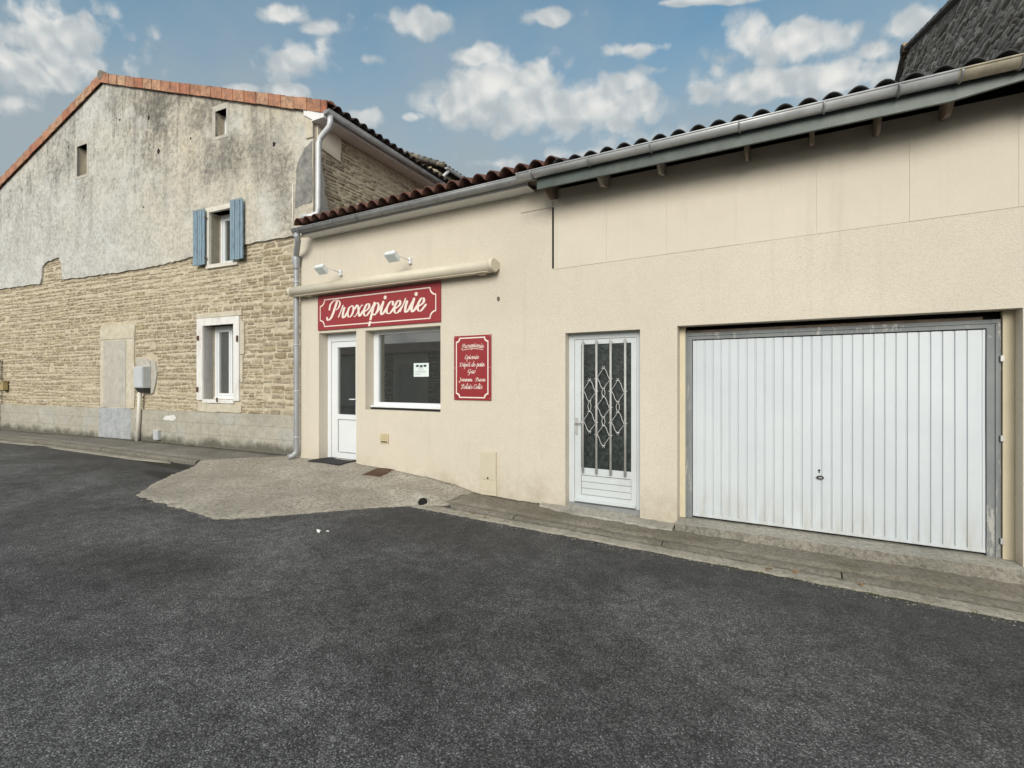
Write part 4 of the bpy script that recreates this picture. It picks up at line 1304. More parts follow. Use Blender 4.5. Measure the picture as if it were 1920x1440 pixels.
M.mesh(pts, [(j * m + i, j * m + i + 1, (j + 1) * m + i + 1, (j + 1) * m + i) for j in range(len(rows) - 1) for i in range(m - 1)])
M.box(F, x0, x1, n - .03, n + .006, zb - .022, zb + .008)
M.box(F, x0, x1, n - .03, n - .016, zb, zt)
M.build('door_panel', 'garage_white', gd, normals=True)
M = MB()
ring_ = [(.398 + .032 * cos(t), .548 + .019 * sin(t)) for t in np.linspace(0, 2 * pi, 16, endpoint=False)]
M.poly(F, ring_, (), n + .022, n - .005, 0)
M.box(F, .383, .413, n + .023, n + .027, .543, .553, 1)
ring_ = [(.390 + .010 * cos(t), .620 + .010 * sin(t)) for t in np.linspace(0, 2 * pi, 12, endpoint=False)]
M.poly(F, ring_, (), n + .010, n - .005, 0); M.box(F, .386, .394, n + .001, n + .008, .593, .612)
M.build('handle', ['black_plastic', 'steel'], gd)
M = MB()
for z in (.1, 1.0, 1.7): M.box(F, 1.728, 1.75, -.165, -.14, z, z + .05)
split_build(M, 'hinge', 'steel', gd)

# ================================================================== THINGS ON THE WALLS
sg = thing('shop_sign', F(-5.53, 0, 2.38), 'long red sign with the shop name in cream script above the shop door', 'sign')
M = MB(); M.box(F, -6.83, -4.235, .002, .024, 2.382, 2.965); M.build('sign_board', 'red_enamel', sg, .003)
M = MB(); scallop_border(M, F, -6.775, -4.31, 2.435, 2.90, .105, .017, .0255); M.build('border_line', 'sign_cream', sg, normals=False)
M = MB()
write_word(M, F, 'Proxepicerie', -6.60, -4.50, 2.565, .184, .0257, .03, 0, .97, .120, lambda x, y: -.50 < y < -.41)
M.build('lettering', 'sign_cream', sg, normals=False)
ws = thing('wall_sign', F(-3.69, 0, 1.26), 'upright red wall panel listing the shop services in cream script', 'sign')
M = MB(); M.box(F, -4.0, -3.387, .002, .02, 1.260, 2.160); M.build('sign_board', 'red_enamel', ws, .003)
M = MB(); scallop_border(M, F, -3.965, -3.425, 1.288, 2.135, .055, .017, .0215); M.build('border_line', 'sign_cream', ws, normals=False)
M = MB()
def line(t, a, b, z, xh, arch=0.0, wt=.105): write_word(M, F, t, a, b, z, xh, .0217, .05, arch, .95, wt)
line('Proxepicerie', -3.87, -3.50, 1.975, .040, .018)
line('Epicerie', -3.81, -3.58, 1.832, .037)
line('D\u00e9p\u00f4t de pain', -3.90, -3.485, 1.728, .038)
line('Gaz', -3.76, -3.635, 1.632, .038)
line('Journaux - Presse', -3.91, -3.475, 1.522, .033, 0, .125)
line('Relais Colis', -3.88, -3.52, 1.418, .040)
M.build('lettering', 'sign_cream', ws, normals=False)
M = MB()
P = [F(-3.86 + .35 * t, .0217, 1.960 + .018 * (1 - (2 * t - 1) ** 2)) for t in np.linspace(0, 1, 12)]
for a, b in zip(P[:-1], P[1:]): M.face([a, b, b - Vector((0, 0, .007)), a - Vector((0, 0, .007))])
M.build('underline', 'sign_cream', ws, normals=False)
M = MB()
for x in (-3.985, -3.402):
    for z in (1.285, 1.71, 2.14): M.tube([F(x, .02, z), F(x, .024, z)], .006, 8)
split_build(M, 'screw', 'steel', ws)

aw = thing('awning', F(-5.2, 0, 3.0), 'long closed cream awning cassette above the red shop sign', 'awning')
M = MB()
a0, a1 = -7.30, -3.31
cx, cz, rad = .150, 3.068, .080
pr = [(cx + rad * cos(t), cz + rad * sin(t)) for t in np.linspace(-.5 * pi, .62 * pi, 14)] + [(.01, cz + .055), (.01, cz - .03), (.06, cz - .055), (.10, cz - .086)]
m = len(pr)
pts = [F(x, nn, zz) for x in (a0, a1) for nn, zz in pr]
M.mesh(pts, [(q, (q + 1) % m, m + (q + 1) % m, m + q) for q in range(m)], 0, True)
M.face(pts[:m]); M.face(pts[m:])
M.build('cassette', 'awning_cream', aw)
M = MB(); M.box(F, a0 + .03, a1 - .03, .085, .18, cz - .091, cz - .081); M.build('front_rail', 'awning_cream', aw, .004)
for x, sgn in ((a0, -1), (a1, 1)):
    M = MB()
    pr2 = [(cx + (nn - cx) * 1.07, cz + (zz - cz) * 1.07) for nn, zz in pr]
    pts = [F(xx, nn, zz) for xx in (x + sgn * .004, x + sgn * .055) for nn, zz in pr2]
    M.mesh(pts, [(q, (q + 1) % m, m + (q + 1) % m, m + q) for q in range(m)])
    M.face(pts[:m]); M.face(pts[m:])
    M.build('end_cap', 'awning_cream', aw, .006)
M = MB()
for x in (-7.0, -3.5): M.box(F, x - .05, x + .05, .0, .13, cz - .098, cz - .082)
split_build(M, 'wall_bracket', 'beige_plastic', aw)

def floodlight(xm, zm, label):
    t = thing('floodlight', F(xm, 0, zm), label, 'floodlight', 'floodlights above the shop sign')
    M = MB(); M.box(F, xm - .022, xm + .022, .0, .05, zm - .05, zm + .045); M.build('wall_plate', 'white_pvc', t, .006)
    M = MB(); M.tube([F(xm, .045, zm), F(xm + .0, .15, zm + .01), F(xm, .36, zm + .03)], .008, 8); M.build('arm', 'white_pvc', t)
    M = MB()
    c = F(xm, .40, zm - .015)
    q = Matrix.Rotation(radians(-38), 3, 'X')
    P = []
    for (y, sc) in ((.045, .6), (.02, .92), (-.025, 1.0), (-.045, 1.0)):
        for (i, j) in ((-1, -1), (1, -1), (1, 1), (-1, 1)):
            P.append(c + q @ Vector((i * .098 * sc, j * .075 * sc, y)))
    fs = [(3, 2, 1, 0), (12, 13, 14, 15)]
    for k in range(3):
        for e in range(4):
            fs.append((k * 4 + e, k * 4 + (e + 1) % 4, k * 4 + 4 + (e + 1) % 4, k * 4 + 4 + e))
    M.mesh(P, fs)
    hd = M.build('head', 'white_pvc', t, .008)
    M = MB()
    P = [c + q @ Vector((i * .084, j * .062, -.0465)) for i, j in ((-1, -1), (1, -1), (1, 1), (-1, 1))]
    P2 = [p + q @ Vector((0, 0, -.004)) for p in P]
    M.mesh(P + P2, [(0, 1, 2, 3), (7, 6, 5, 4)] + [(e, (e + 1) % 4, 4 + (e + 1) % 4, 4 + e) for e in range(4)])
    M.build('lens', 'paper', hd)
    M = MB(); M.tube([F(xm, .35, zm + .04), F(xm, .40, zm + .05)], .022, 8); M.build('bracket', 'white_pvc', t)
    return t
fl = floodlight(-6.275, 3.31, 'small white floodlight on an arm above the left end of the red sign')
f2 = fl.copy(); COL.objects.link(f2); f2.location = fl.location + Vector((1.476, 0, .02))
f2['label'] = 'small white floodlight on an arm above the right half of the red sign'
for ch in list(fl.children):
    c = ch.copy(); COL.objects.link(c); c.parent = f2
    for gch in ch.children:
        e = gch.copy(); COL.objects.link(e); e.parent = c

# notice behind the shop glass
nt = thing('notice', F(-4.79, -.2, 1.59), 'pale paper notice taped inside the shop window', 'notice')
M = MB(); M.box(F, -4.93, -4.635, -.2125, -.2115, 1.592, 1.802); M.build('sheet', 'paper', nt)
M = MB()
for a, b, c, d in ((-4.885, -4.83, 1.742, 1.776), (-4.81, -4.755, 1.735, 1.772), (-4.735, -4.68, 1.742, 1.776)): M.box(F, a, b, -.2114, -.2108, c, d)
M.build('pictures', 'ink', nt)
M = MB()
for k, (a, b) in enumerate(((-4.83, -4.74), (-4.85, -4.72), (-4.90, -4.68), (-4.90, -4.70), (-4.90, -4.80))): M.box(F, a, b, -.2114, -.2110, 1.715 - k * .022, 1.7185 - k * .022)
M.build('print_lines', 'ink', nt)

vg = thing('vent_grille', F(-5.33, 0, .55), 'small ochre louvred vent low on the wall under the shop window', 'vent')
M = MB(); M.poly(F, rect(-5.412, -5.246, .555, .705), [rect(-5.395, -5.263, .57, .69)], .016, .0, 0); M.build('frame', 'louvre_ochre', vg, .003)
M = MB(); M.box(F, -5.395, -5.263, .001, .003, .57, .69); M.build('opening', 'void_dark', vg)  # black sheet on the wall imitates the shade behind the louvres
M = MB()
for k in range(4):
    z = .592 + k * .026
    M.mesh([F(x, nn, zz) for x in (-5.396, -5.262) for nn, zz in ((.004, z + .018), (.014, z - .003), (.016, z), (.006, z + .021))], [(0, 1, 5, 4), (2, 3, 7, 6), (1, 2, 6, 5), (3, 0, 4, 7)])
M.build('louvre', 'louvre_ochre', vg)
mc = thing('meter_cover', F(-3.425, 0, -.02), 'tall narrow beige meter cover set in the wall below the red panel', 'meter cover')
M = MB(); M.box(F, -3.552, -3.302, .002, .022, -.03, .565); M.build('frame', 'beige_plastic', mc, .004)
M = MB(); M.box(F, -3.545, -3.31, .022, .030, .185, .552); M.build('flap', 'beige_plastic', mc, .005)
M = MB(); M.box(F, -3.545, -3.31, .022, .027, .02, .178); M.build('lower_cover', 'beige_plastic', mc, .004)
M = MB(); M.tube([F(-3.43, .03, .205), F(-3.43, .034, .205)], .014, 10); M.build('lock', 'black_plastic', mc)
M = MB(); ring_ = [(-3.276 + .018 * cos(t), 2.638 + .028 * sin(t)) for t in np.linspace(0, 2 * pi, 10, endpoint=False)]
M.poly(F, ring_, (), .018, .0, 0); tag(M.build('cable_stub', 'old_timber'), 'small dark plugged hole in the cream wall right of the awning', 'wall plug')

# house meter box and friends
mb = thing('meter_box', G(-5.0, .05, 1.3), 'grey electric meter box with white conduit on the stone house wall', 'meter box')
M = MB()
M.poly(Frame(G(0, 0, 0), G.t, G.n), rect(-5.17, -4.84, 1.37, 1.84), (), .20, .03, 0)
M.build('cabinet', 'meter_grey', mb, .012)
M = MB(); M.box(G, -5.16, -4.85, .20, .212, 1.385, 1.825); M.build('door', 'meter_grey', mb, .005)
M = MB(); M.poly(Frame(G(0, 0, 0), G.n, G.t), [(.03, 1.37), (.19, 1.37), (.13, 1.27), (.03, 1.25)], (), -4.86, -5.15, 0); M.build('cable_hood', 'black_plastic', mb)
M = MB(); M.poly(G, jag([(-5.36, 1.84), (-4.84, 1.84), (-4.88, 1.95), (-5.0, 2.02), (-5.36, 2.03), (-5.36, 1.84)], .1, .008)[:-1], (), .05, .0, 0)
M.poly(G, jag([(-4.86, 1.24), (-4.78, 1.26), (-4.70, 1.45), (-4.64, 1.72), (-4.70, 1.94), (-4.85, 1.98), (-4.86, 1.24)], .08, .015)[:-1], (), .035, .0, 0)
M.build('mortar_bed', 'cement_patch', mb, .004)
M = MB(); M.tube([G(-5.13, .10, 1.32), G(-5.17, .10, .8), G(-5.22, .105, .15)], .04, 10); M.build('conduit', 'pale_conduit', mb)
sb = thing('junction_box', G(-4.53, .05, .24), 'small grey cover box low on the house plinth right of the white conduit', 'junction box')
M = MB(); M.box(G, -4.62, -4.45, .04, .115, .245, .445); M.build('box', 'meter_grey', sb, .008)
M = MB(); M.box(G, -4.61, -4.46, .115, .125, .265, .435); M.build('lid', 'meter_grey', sb, .004)
M = MB(); M.box(G, -4.625, -4.445, .04, .12, .445, .46); M.build('top_rim', 'pale_conduit', sb)
M = MB()
M.poly(G, jag([(-4.38, .68), (-4.0, .68), (-3.92, .74), (-4.0, .80), (-4.3, .77), (-4.38, .68)], .06, .012)[:-1], (), .056, .05, 0)
tag(M.build('plaster_daub', 'white_paint'), 'white daub of plaster on the grey house plinth', 'plaster daub')
lb = thing('letterbox', G(-11.5, .05, 1.25), 'small ochre letterbox on the stone house at the left edge', 'letterbox')
M = MB(); M.box(G, -11.58, -11.37, .03, .14, 1.27, 1.50); M.build('box', 'letterbox_ochre', lb, .01)
M = MB(); M.box(G, -11.60, -11.35, .02, .16, 1.50, 1.52); M.build('lid', 'letterbox_ochre', lb, .004)
M = MB(); M.box(G, -11.54, -11.42, .14, .143, 1.44, 1.455); M.build('slot', 'black_plastic', lb)
M = MB(); M.box(G, -11.57, -11.38, .03, .13, 1.25, 1.27); M.build('base', 'black_plastic', lb)
M = MB(); M.tube([G(-11.76, .2, .1), G(-11.76, .2, 1.98), G(-11.76, .18, 2.04), G(-11.76, .06, 2.1)], .045, 12)
M.box(G, -11.80, -11.72, .05, .2, .5, .53); M.box(G, -11.80, -11.72, .05, .2, 1.6, 1.63)
tag(M.build('wall_pipe', 'grey_pipe'), 'grey vertical pipe beside the ochre letterbox', 'pipe')

# doormat, drain cover, culvert pipe, litter
def ground_quad(M, pts, dz, th, zf, k=4):
    for (q0, q1) in ((dz + th, None),):
        G_ = []
        for i in range(k + 1):
            for j in range(k + 1):
                u, v = i / k, j / k
                x = (pts[0][0] * (1 - u) + pts[1][0] * u) * (1 - v) + (pts[3][0] * (1 - u) + pts[2][0] * u) * v
                y = (pts[0][1] * (1 - u) + pts[1][1] * u) * (1 - v) + (pts[3][1] * (1 - u) + pts[2][1] * u) * v
                G_.append((x, y, zf(x, y) + q0))
        n = k + 1
        M.mesh(G_, [(i * n + j, (i + 1) * n + j, (i + 1) * n + j + 1, i * n + j + 1) for i in range(k) for j in range(k)])
        bd = [i * n for i in range(n)] + [k * n + j for j in range(1, n)] + [i * n + k for i in range(k - 1, -1, -1)] + [j for j in range(k - 1, 0, -1)]
        for a, b in zip(bd, bd[1:] + bd[:1]):
            A, B = Vector(G_[a]), Vector(G_[b])
            M.face([A, B, B - Vector((0, 0, th + .02)), A - Vector((0, 0, th + .02))])
M = MB(); ground_quad(M, [(-6.86, 5.40), (-6.12, 5.42), (-6.10, 5.80), (-6.78, 5.82)], .004, .014, ramp_z)
tag(M.build('doormat', 'rubber_mat'), 'black rubber doormat in front of the white shop door', 'doormat')
dc = thing('drain_cover', (-5.3, 5.42, ramp_z(-5.3, 5.42)), 'rusty square drain cover set in the concrete ramp', 'drain cover')
M = MB(); ground_quad(M, [(-5.47, 5.24), (-5.12, 5.24), (-5.12, 5.57), (-5.47, 5.57)], .0, .006, ramp_z); M.build('frame', 'rust_iron', dc)
M = MB()
for k in range(6):
    x = -5.44 + k * .055
    ground_quad(M, [(x, 5.27), (x + .032, 5.27), (x + .032, 5.54), (x, 5.54)], .006, .006, ramp_z, 2)
M.build('slats', 'rust_iron', dc)
cp = thing('drain_pipe_end', (-3.95, 4.86, -.05), 'broken concrete pipe end at the foot of the ramp beside the kerb', 'drain pipe')
M = MB()
a = Vector((-3.965, 4.85, zroad(-4) + .052)); dv = Vector((.80, -.60, -.05)).normalized()
def ringp(c, r, n=14):
    x = dv.cross(Vector((0, 0, 1))).normalized(); y = x.cross(dv)
    return [c + (x * cos(2 * pi * k / n) + y * sin(2 * pi * k / n) * .9) * r for k in range(n)]
R = [ringp(a - dv * .25, .080), ringp(a - dv * .1, .082), ringp(a, .078), ringp(a, .062), ringp(a - dv * .006, .061)]
pts = [p for r_ in R for p in r_]
M.mesh(pts, [(i * 14 + k, i * 14 + (k + 1) % 14, (i + 1) * 14 + (k + 1) % 14, (i + 1) * 14 + k) for i in range(4) for k in range(14)], 0, True)
M.build('pipe', 'step_concrete', cp)
M = MB(); M.face(R[4]); M.build('bore', 'void_dark', cp)  # black disc plugs the pipe, standing for the shade inside
def scrap(name, x, y, z, r, mat, lab, cat, seed, group=None, flat=.006):
    rr = random.Random(seed); M = MB()
    k = 9
    top = [Vector((x + r * cos(2 * pi * i / k) * rr.uniform(.5, 1.1), y + r * .8 * sin(2 * pi * i / k) * rr.uniform(.5, 1.1), z + rr.uniform(.004, flat * 3))) for i in range(k)]
    c = Vector((x, y, z + flat * 2.5))
    M.mesh(top + [c], [(i, (i + 1) % k, k) for i in range(k)], 0, False)
    M.mesh([p - Vector((0, 0, .004)) for p in top] + [c - Vector((0, 0, .004))], [((i + 1) % k, i, k) for i in range(k)])
    return tag(M.build(name, mat), lab, cat, group)
scrap('paper_scrap', -4.23, 3.47, zroad(-4.2), .036, 'litter_paper', 'crumpled white paper scrap on the asphalt by the ramp tip', 'litter', 1, None, .012)
scrap('paper_scrap', -4.17, 3.53, zroad(-4.2), .017, 'litter_paper', 'tiny white paper shred just beyond the larger scrap by the ramp', 'litter', 2)
scrap('pebble', -1.6, 4.70, zroad(-1.6), .03, 'black_plastic', 'small dark chip on the road edge below the glazed door', 'chip', 3)
for i, (x, y) in enumerate(((.15, 4.86), (.62, 4.84), (-.05, 4.82), (-3.2, 4.84), (-3.0, 4.80))):
    scrap('dry_leaf', x, y, zroad(x) + .016, .028, 'dry_leaf', 'curled brown dry leaf in the kerb gutter', 'leaf', 20 + i, 'dry leaves in the kerb gutter', .008)
rr = random.Random(77)
M = MB()
def grain(x, y, z, r):
    k = 5
    top = [Vector((x + r * cos(2 * pi * i / k) * rr.uniform(.6, 1.1), y + r * sin(2 * pi * i / k) * rr.uniform(.6, 1.1), z)) for i in range(k)]
    c = Vector((x, y, z + r * rr.uniform(.5, 1.0)))
    M.mesh(top + [c], [(i, (i + 1) % k, k) for i in range(k)])
for i in range(len(outl) - 1):
    for k in range(3):
        tt = rr.random(); x = outl[i][0] * (1 - tt) + outl[i + 1][0] * tt; y = outl[i][1] * (1 - tt) + outl[i + 1][1] * tt - abs(rr.gauss(0, .035))
        grain(x, y, zroad(x), rr.uniform(.003, .009))
for k in range(260):
    x = rr.uniform(-3.9, 2.6); grain(x, 4.73 - abs(rr.gauss(0, .05)), zroad(x), rr.uniform(.003, .009))
for k in range(120):
    x = rr.uniform(-2.4, 2.6); grain(x, 4.93 - abs(rr.gauss(0, .04)), zroad(x) + .012, rr.uniform(.003, .008))
o = M.build('gravel', 'gutter_concrete', normals=False); o['kind'] = 'stuff'; o['label'] = 'fine grit gathered along the edges of the asphalt'
# moss and weeds in the joint beside the asphalt
rr = random.Random(9)
M = MB()
def tuft(x, y, z, h):
    for k in range(5):
        a = rr.uniform(0, 2 * pi); l = h * rr.uniform(.5, 1.2)
        p = Vector((x + rr.uniform(-.02, .02), y + rr.uniform(-.015, .015), z))
        w = Vector((cos(a + 1.57), sin(a + 1.57), 0)) * .004
        t = p + Vector((cos(a) * l * .7, sin(a) * l * .7, l))
        M.face([p - w, p + w, t])
for k in range(150):
    x = rr.uniform(-.6, 1.9); tuft(x, 4.742 + rr.uniform(-.02, .015), zroad(x), .012)
for k in range(90):
    s = rr.uniform(-9, -.6); p = G(s, .06, gfoot(s)); tuft(p.x, p.y, p.z, .018)
for k in range(60):
    x = rr.uniform(-11.5, -9.3); tuft(x, gk(x) - .21 + rr.uniform(-.04, .03), zroad(x), .014)
for k in range(40):
    x = rr.uniform(-3.4, -2.5); tuft(x, D - .012, -.055, .012)
o = M.build('weeds', 'moss', normals=False); o['kind'] = 'stuff'; o['label'] = 'moss and small weeds along the kerb and wall foot'

# ================================================================== BACKGROUND BUILDINGS
barn = thing('stone_barn', (4.4, 10.0, 0), 'dark rubble stone barn gable rising behind the garage roof', 'barn')
BX, YR, ZR = 2.40, 12.60, 8.35
BF = Frame((BX, 0, 0), (0, 1, 0), (-1, 0, 0))
yf, yb = 6.9, 18.3; bs = .37
M = MB()
M.poly(BF, [(yf, -.3), (yb, -.3), (yb, ZR - bs * (yb - YR)), (YR, ZR), (yf, ZR - bs * (YR - yf))], (), 0, -.4, 1)
stones(M, BF, yf + .02, YR + 3.0, 4.6, ZR, lambda y: ZR - .1 - bs * abs(y - YR), (), (.06, .11), (.12, .34), 55, .018, (.01, .045))
M.box(Frame((BX + .4, yf, 0), (1, 0, 0), (0, -1, 0)), 0, 4.5, -.4, 0, -.3, ZR - bs * (YR - yf), 1)
M.build('wall', ['dark_rubble', 'dark_mortar'], barn)
M = MB()
for sg_ in (-1, 1):
    y1 = yf - .3 if sg_ < 0 else yb + .2
    k = 16
    for i in range(k):
        ya, yb2 = YR + (y1 - YR) * i / k, YR + (y1 - YR) * (i + 1.1) / k
        za, zb2 = ZR - bs * abs(ya - YR), ZR - bs * abs(yb2 - YR)
        M.mesh([Vector((x, y, z + dz)) for (y, z) in ((ya, za), (yb2, zb2 + .012)) for x, dz in ((BX - .10, .01), (BX - .10, .06), (BX + 4.9, .06), (BX + 4.9, .01))],
               [(0, 1, 5, 4), (1, 2, 6, 5), (2, 3, 7, 6), (3, 0, 4, 7), (0, 3, 2, 1), (4, 5, 6, 7)])
M.build('roof', 'dark_mortar', barn)
M = MB(); M.tube([(BX - .12, YR, ZR + .02), (BX + 4.9, YR, ZR + .02)], .11, 10); M.build('ridge_tiles', 'weathered_tile', barn)
M = MB(); M.box(BF, YR - .10, YR + .16, .0, .11, ZR - .06, ZR + .12); M.build('ridge_stone', 'ochre_stone', barn, .02)

oh = thing('outbuilding', (-13.5, 16.0, 0), 'old house with lichen covered tiles peeping over the stone house eave', 'house')
YO = 14.0; ZO = .42
OF = Frame((0, YO, 0), (1, 0, 0), (0, -1, 0))
os_ = .46
M = MB()
M.poly(OF, [(-17.2, -.3), (-10.78, -.3), (-10.78, (8.78 + ZO)), (-13.9, (8.78 + ZO) + 3.12 * os_), (-17.2, (8.78 + ZO) - .18 * os_)], (), 0, -.35, 1)
stones(M, OF, -14.5, -10.8, 8.1, 10.6, lambda x: (8.74 + ZO) + (-10.78 - x) * os_, (), (.08, .15), (.2, .5), 66)
M.box(Frame((-10.78, YO + .36, 0), (0, 1, 0), (1, 0, 0)), 0, 8, -.3, 0, -.3, (8.78 + ZO), 1)
M.build('wall', ['rubble_stone', 'lime_mortar'], oh)
M = MB()
for sg_, x0_ in ((1, -10.38), (-1, -17.4)):
    up = Vector((-sg_ * cos(math.atan(os_)), 0, sin(math.atan(os_)))); nr = Vector((sg_ * up.z, 0, cos(math.atan(os_))))
    tile_roof(M, (x0_, YO - .18, (8.78 + ZO) - os_ * .4 + .18 if sg_ > 0 else 8.6 + ZO), (0, 1, 0), up, nr, 8.2, 4.0, .23, .09, .02, .36, .03, 0, 6)
M.build('roof', 'lichen_tile', oh)
M = MB()
r2 = random.Random(4)
for i in range(13):                                   # cover tiles bedded along the verge
    t0 = i * .31; 
    xa = -10.4 - t0 * cos(math.atan(os_)); za = (8.78 + ZO) - .38 * os_ + .24 + t0 * sin(math.atan(os_))
    xb = xa - .34; zb2 = za + .34 * os_ - .03
    M.tube([(xa, YO - .12, za), (xb, YO - .12, zb2)], [.095, .075], 9)
M.build('verge_tiles', 'lichen_tile', oh)
M = MB(); gutter_mesh(M, (-10.27, YO - .15, 8.72 + ZO), (-10.27, YO + 8, 8.72 + ZO), .075, (1, 0, 0)); M.build('gutter', 'zinc', oh)
M = MB(); M.tube([(-10.27, YO + .0, 8.64 + ZO), (-10.5, YO - .05, 8.45 + ZO), (-10.66, YO - .08, 8.3 + ZO), (-10.66, YO - .08, 6.0)], .055, 10); M.build('downpipe', 'pale_pipe', oh)

# house on the other side of the street, behind the viewer: seen only in the glass
op = thing('opposite_house', (-8, -8, 0), 'stone fronted house across the street mirrored in the shop window', 'house')
OP = Frame((0, -7.6, 0), (1, 0, 0), (0, 1, 0))
M = MB()
wins = [(-20.6, -19.5, .9, 2.3), (-17.3, -16.2, .0, 2.25), (-14.2, -13.1, .9, 2.3), (-10.0, -8.9, .9, 2.3), (-5.2, -4.1, .0, 2.25), (-1.2, .0, .9, 2.3), (4.6, 5.7, .9, 2.3)]
M.poly(OP, rect(-27, 11, -.5, 3.0), [rect(*w) for w in wins], 0, -.3, 0)
M.build('wall', 'opposite_render', op)
for w in wins:
    M = MB(); M.poly(OP, rect(w[0] - .17, w[1] + .17, w[2] - .15, w[3] + .2), [rect(*w)], .03, .001, 0); M.build('window_surround', 'pale_stone', op)
    M = MB(); M.box(OP, w[0] - .02, w[1] + .02, -.25, -.2, w[2], w[3] + .02); M.build('window', 'meter_grey', op)
M = MB(); stones(M, OP, -18.7, -17.7, 0, 2.9, None, (), (.12, .2), (.25, .5), 77); M.build('quoin', 'old_timber', op)
M = MB(); stones(M, OP, -15.4, -14.5, 0, 2.9, None, (), (.12, .2), (.25, .5), 78); M.build('quoin', 'old_timber', op)
M = MB(); M.mesh([(-27.3, -7.3, 3.0), (11.3, -7.3, 3.0), (11.3, -11.5, 3.9), (-27.3, -11.5, 3.9), (-27.3, -7.3, 2.9), (11.3, -7.3, 2.9), (11.3, -11.5, 3.8), (-27.3, -11.5, 3.8)], [(0, 1, 2, 3), (7, 6, 5, 4), (0, 4, 5, 1), (1, 5, 6, 2), (3, 2, 6, 7), (0, 3, 7, 4)])
M.build('roof', 'roof_terracotta', op)

# ================================================================== CAMERA, SKY, SUN
cam = bpy.data.cameras.new('camera')
cam.sensor_width = 36; cam.lens = 900 / 1920 * 36
cam.shift_y = -6 / 1920
cam.clip_start = .05; cam.clip_end = 3000
co = bpy.data.objects.new('camera', cam); COL.objects.link(co)
co.location = (0, 0, H); co.rotation_euler = (pi / 2, 0, TH)
scn.camera = co

SUN_EL, SUN_AZ = radians(23), radians(163)            # azimuth clockwise from +Y: the sun stands behind the viewer
sun = bpy.data.lights.new('sun', 'SUN'); sun.energy = 1.5; sun.angle = radians(30); sun.color = (1.0, .955, .885)
so = bpy.data.objects.new('sun', sun); COL.objects.link(so)
sd = Vector((sin(SUN_AZ) * cos(SUN_EL), cos(SUN_AZ) * cos(SUN_EL), sin(SUN_EL)))
so.rotation_euler = sd.to_track_quat('Z', 'Y').to_euler(); so.location = (0, -20, 30)

w = bpy.data.worlds.new('World'); scn.world = w; w.use_nodes = True
t = w.node_tree
for n_ in list(t.nodes): t.nodes.remove(n_)
def N(typ, **kw):
    n_ = t.nodes.new(typ)
    for k, v in kw.items(): setattr(n_, k, v)
    return n_
def mth(op, a, b=0.0, c=0.0, clamp=False):
    n_ = N('ShaderNodeMath', operation=op, use_clamp=clamp)
    for s_, v in zip(n_.inputs, (a, b, c)):
        if isinstance(v, bpy.types.NodeSocket): t.links.new(v, s_)
        else: s_.default_value = v
    return n_.outputs[0]
out = N('ShaderNodeOutputWorld'); bg = N('ShaderNodeBackground')
t.links.new(bg.outputs[0], out.inputs[0])
sky = N('ShaderNodeTexSky', sky_type='NISHITA'); sky.sun_disc = False; sky.sun_elevation = SUN_EL; sky.sun_rotation = SUN_AZ
sky.dust_density = 1.6; sky.air_density = 1.0; sky.ozone_density = 1.6
tc = N('ShaderNodeTexCoord')
dirv = tc.outputs['Generated']
sx = N('ShaderNodeSeparateXYZ'); t.links.new(dirv, sx.inputs[0])
az = mth('ARCTAN2', mth('MULTIPLY', sx.outputs[0], -1.0), sx.outputs[1])       # anticlockwise from +Y
el = mth('ARCSINE', sx.outputs[2])
def wnoise(scale, detail, rough, sc=(1, 1, 1), dist=0.0, off=(0, 0, 0)):
    mp = N('ShaderNodeMapping'); mp.inputs['Scale'].default_value = sc; mp.inputs['Location'].default_value = off
    t.links.new(dirv, mp.inputs['Vector'])
    n_ = N('ShaderNodeTexNoise'); n_.inputs['Scale'].default_value = scale; n_.inputs['Detail'].default_value = detail
    n_.inputs['Roughness'].default_value = rough; n_.inputs['Distortion'].default_value = dist
    t.links.new(mp.outputs[0], n_.inputs['Vector'])
    return n_.outputs['Fac']
# tangent plane of the sky dome, centred 27 deg above the horizon, 25 deg left of +Y
SA, SE = radians(25), radians(27)
cF = Vector((-sin(SA) * cos(SE), cos(SA) * cos(SE), sin(SE))); cR = Vector((cos(SA), sin(SA), 0)); cU = cR.cross(cF)
def dotn(vec):
    n_ = N('ShaderNodeVectorMath', operation='DOT_PRODUCT'); t.links.new(dirv, n_.inputs[0]); n_.inputs[1].default_value = vec
    return n_.outputs['Value']
dF = mth('MAXIMUM', dotn(cF), .08)
tp = N('ShaderNodeCombineXYZ')
t.links.new(mth('DIVIDE', dotn(cR), dF), tp.inputs[0]); t.links.new(mth('DIVIDE', dotn(cU), dF), tp.inputs[1])
def skydir(px, py):
    r = (px - 960) / 900; u = (714 - py) / 900
    d = Vector((-sin(TH) + r * cos(TH), cos(TH) + r * sin(TH), u))
    return d.dot(cR) / d.dot(cF), d.dot(cU) / d.dot(cF)
def tnoise(scale, detail, rough, sc=(1, 1, 1), dist=0.0, off=(0, 0, 0)):
    mp = N('ShaderNodeMapping'); mp.inputs['Scale'].default_value = sc; mp.inputs['Location'].default_value = off
    t.links.new(tp.outputs[0], mp.inputs['Vector'])
    n_ = N('ShaderNodeTexNoise'); n_.inputs['Scale'].default_value = scale; n_.inputs['Detail'].default_value = detail
    n_.inputs['Roughness'].default_value = rough; n_.inputs['Distortion'].default_value = dist
    t.links.new(mp.outputs[0], n_.inputs['Vector'])
    return n_.outputs['Fac']
puff = tnoise(7.0, 9, .58, (1, 1.15, 1), .1)
fine = tnoise(34.0, 6, .6)
warp = N('ShaderNodeTexNoise'); warp.inputs['Scale'].default_value = 14; warp.inputs['Detail'].default_value = 4
t.links.new(tp.outputs[0], warp.inputs['Vector'])
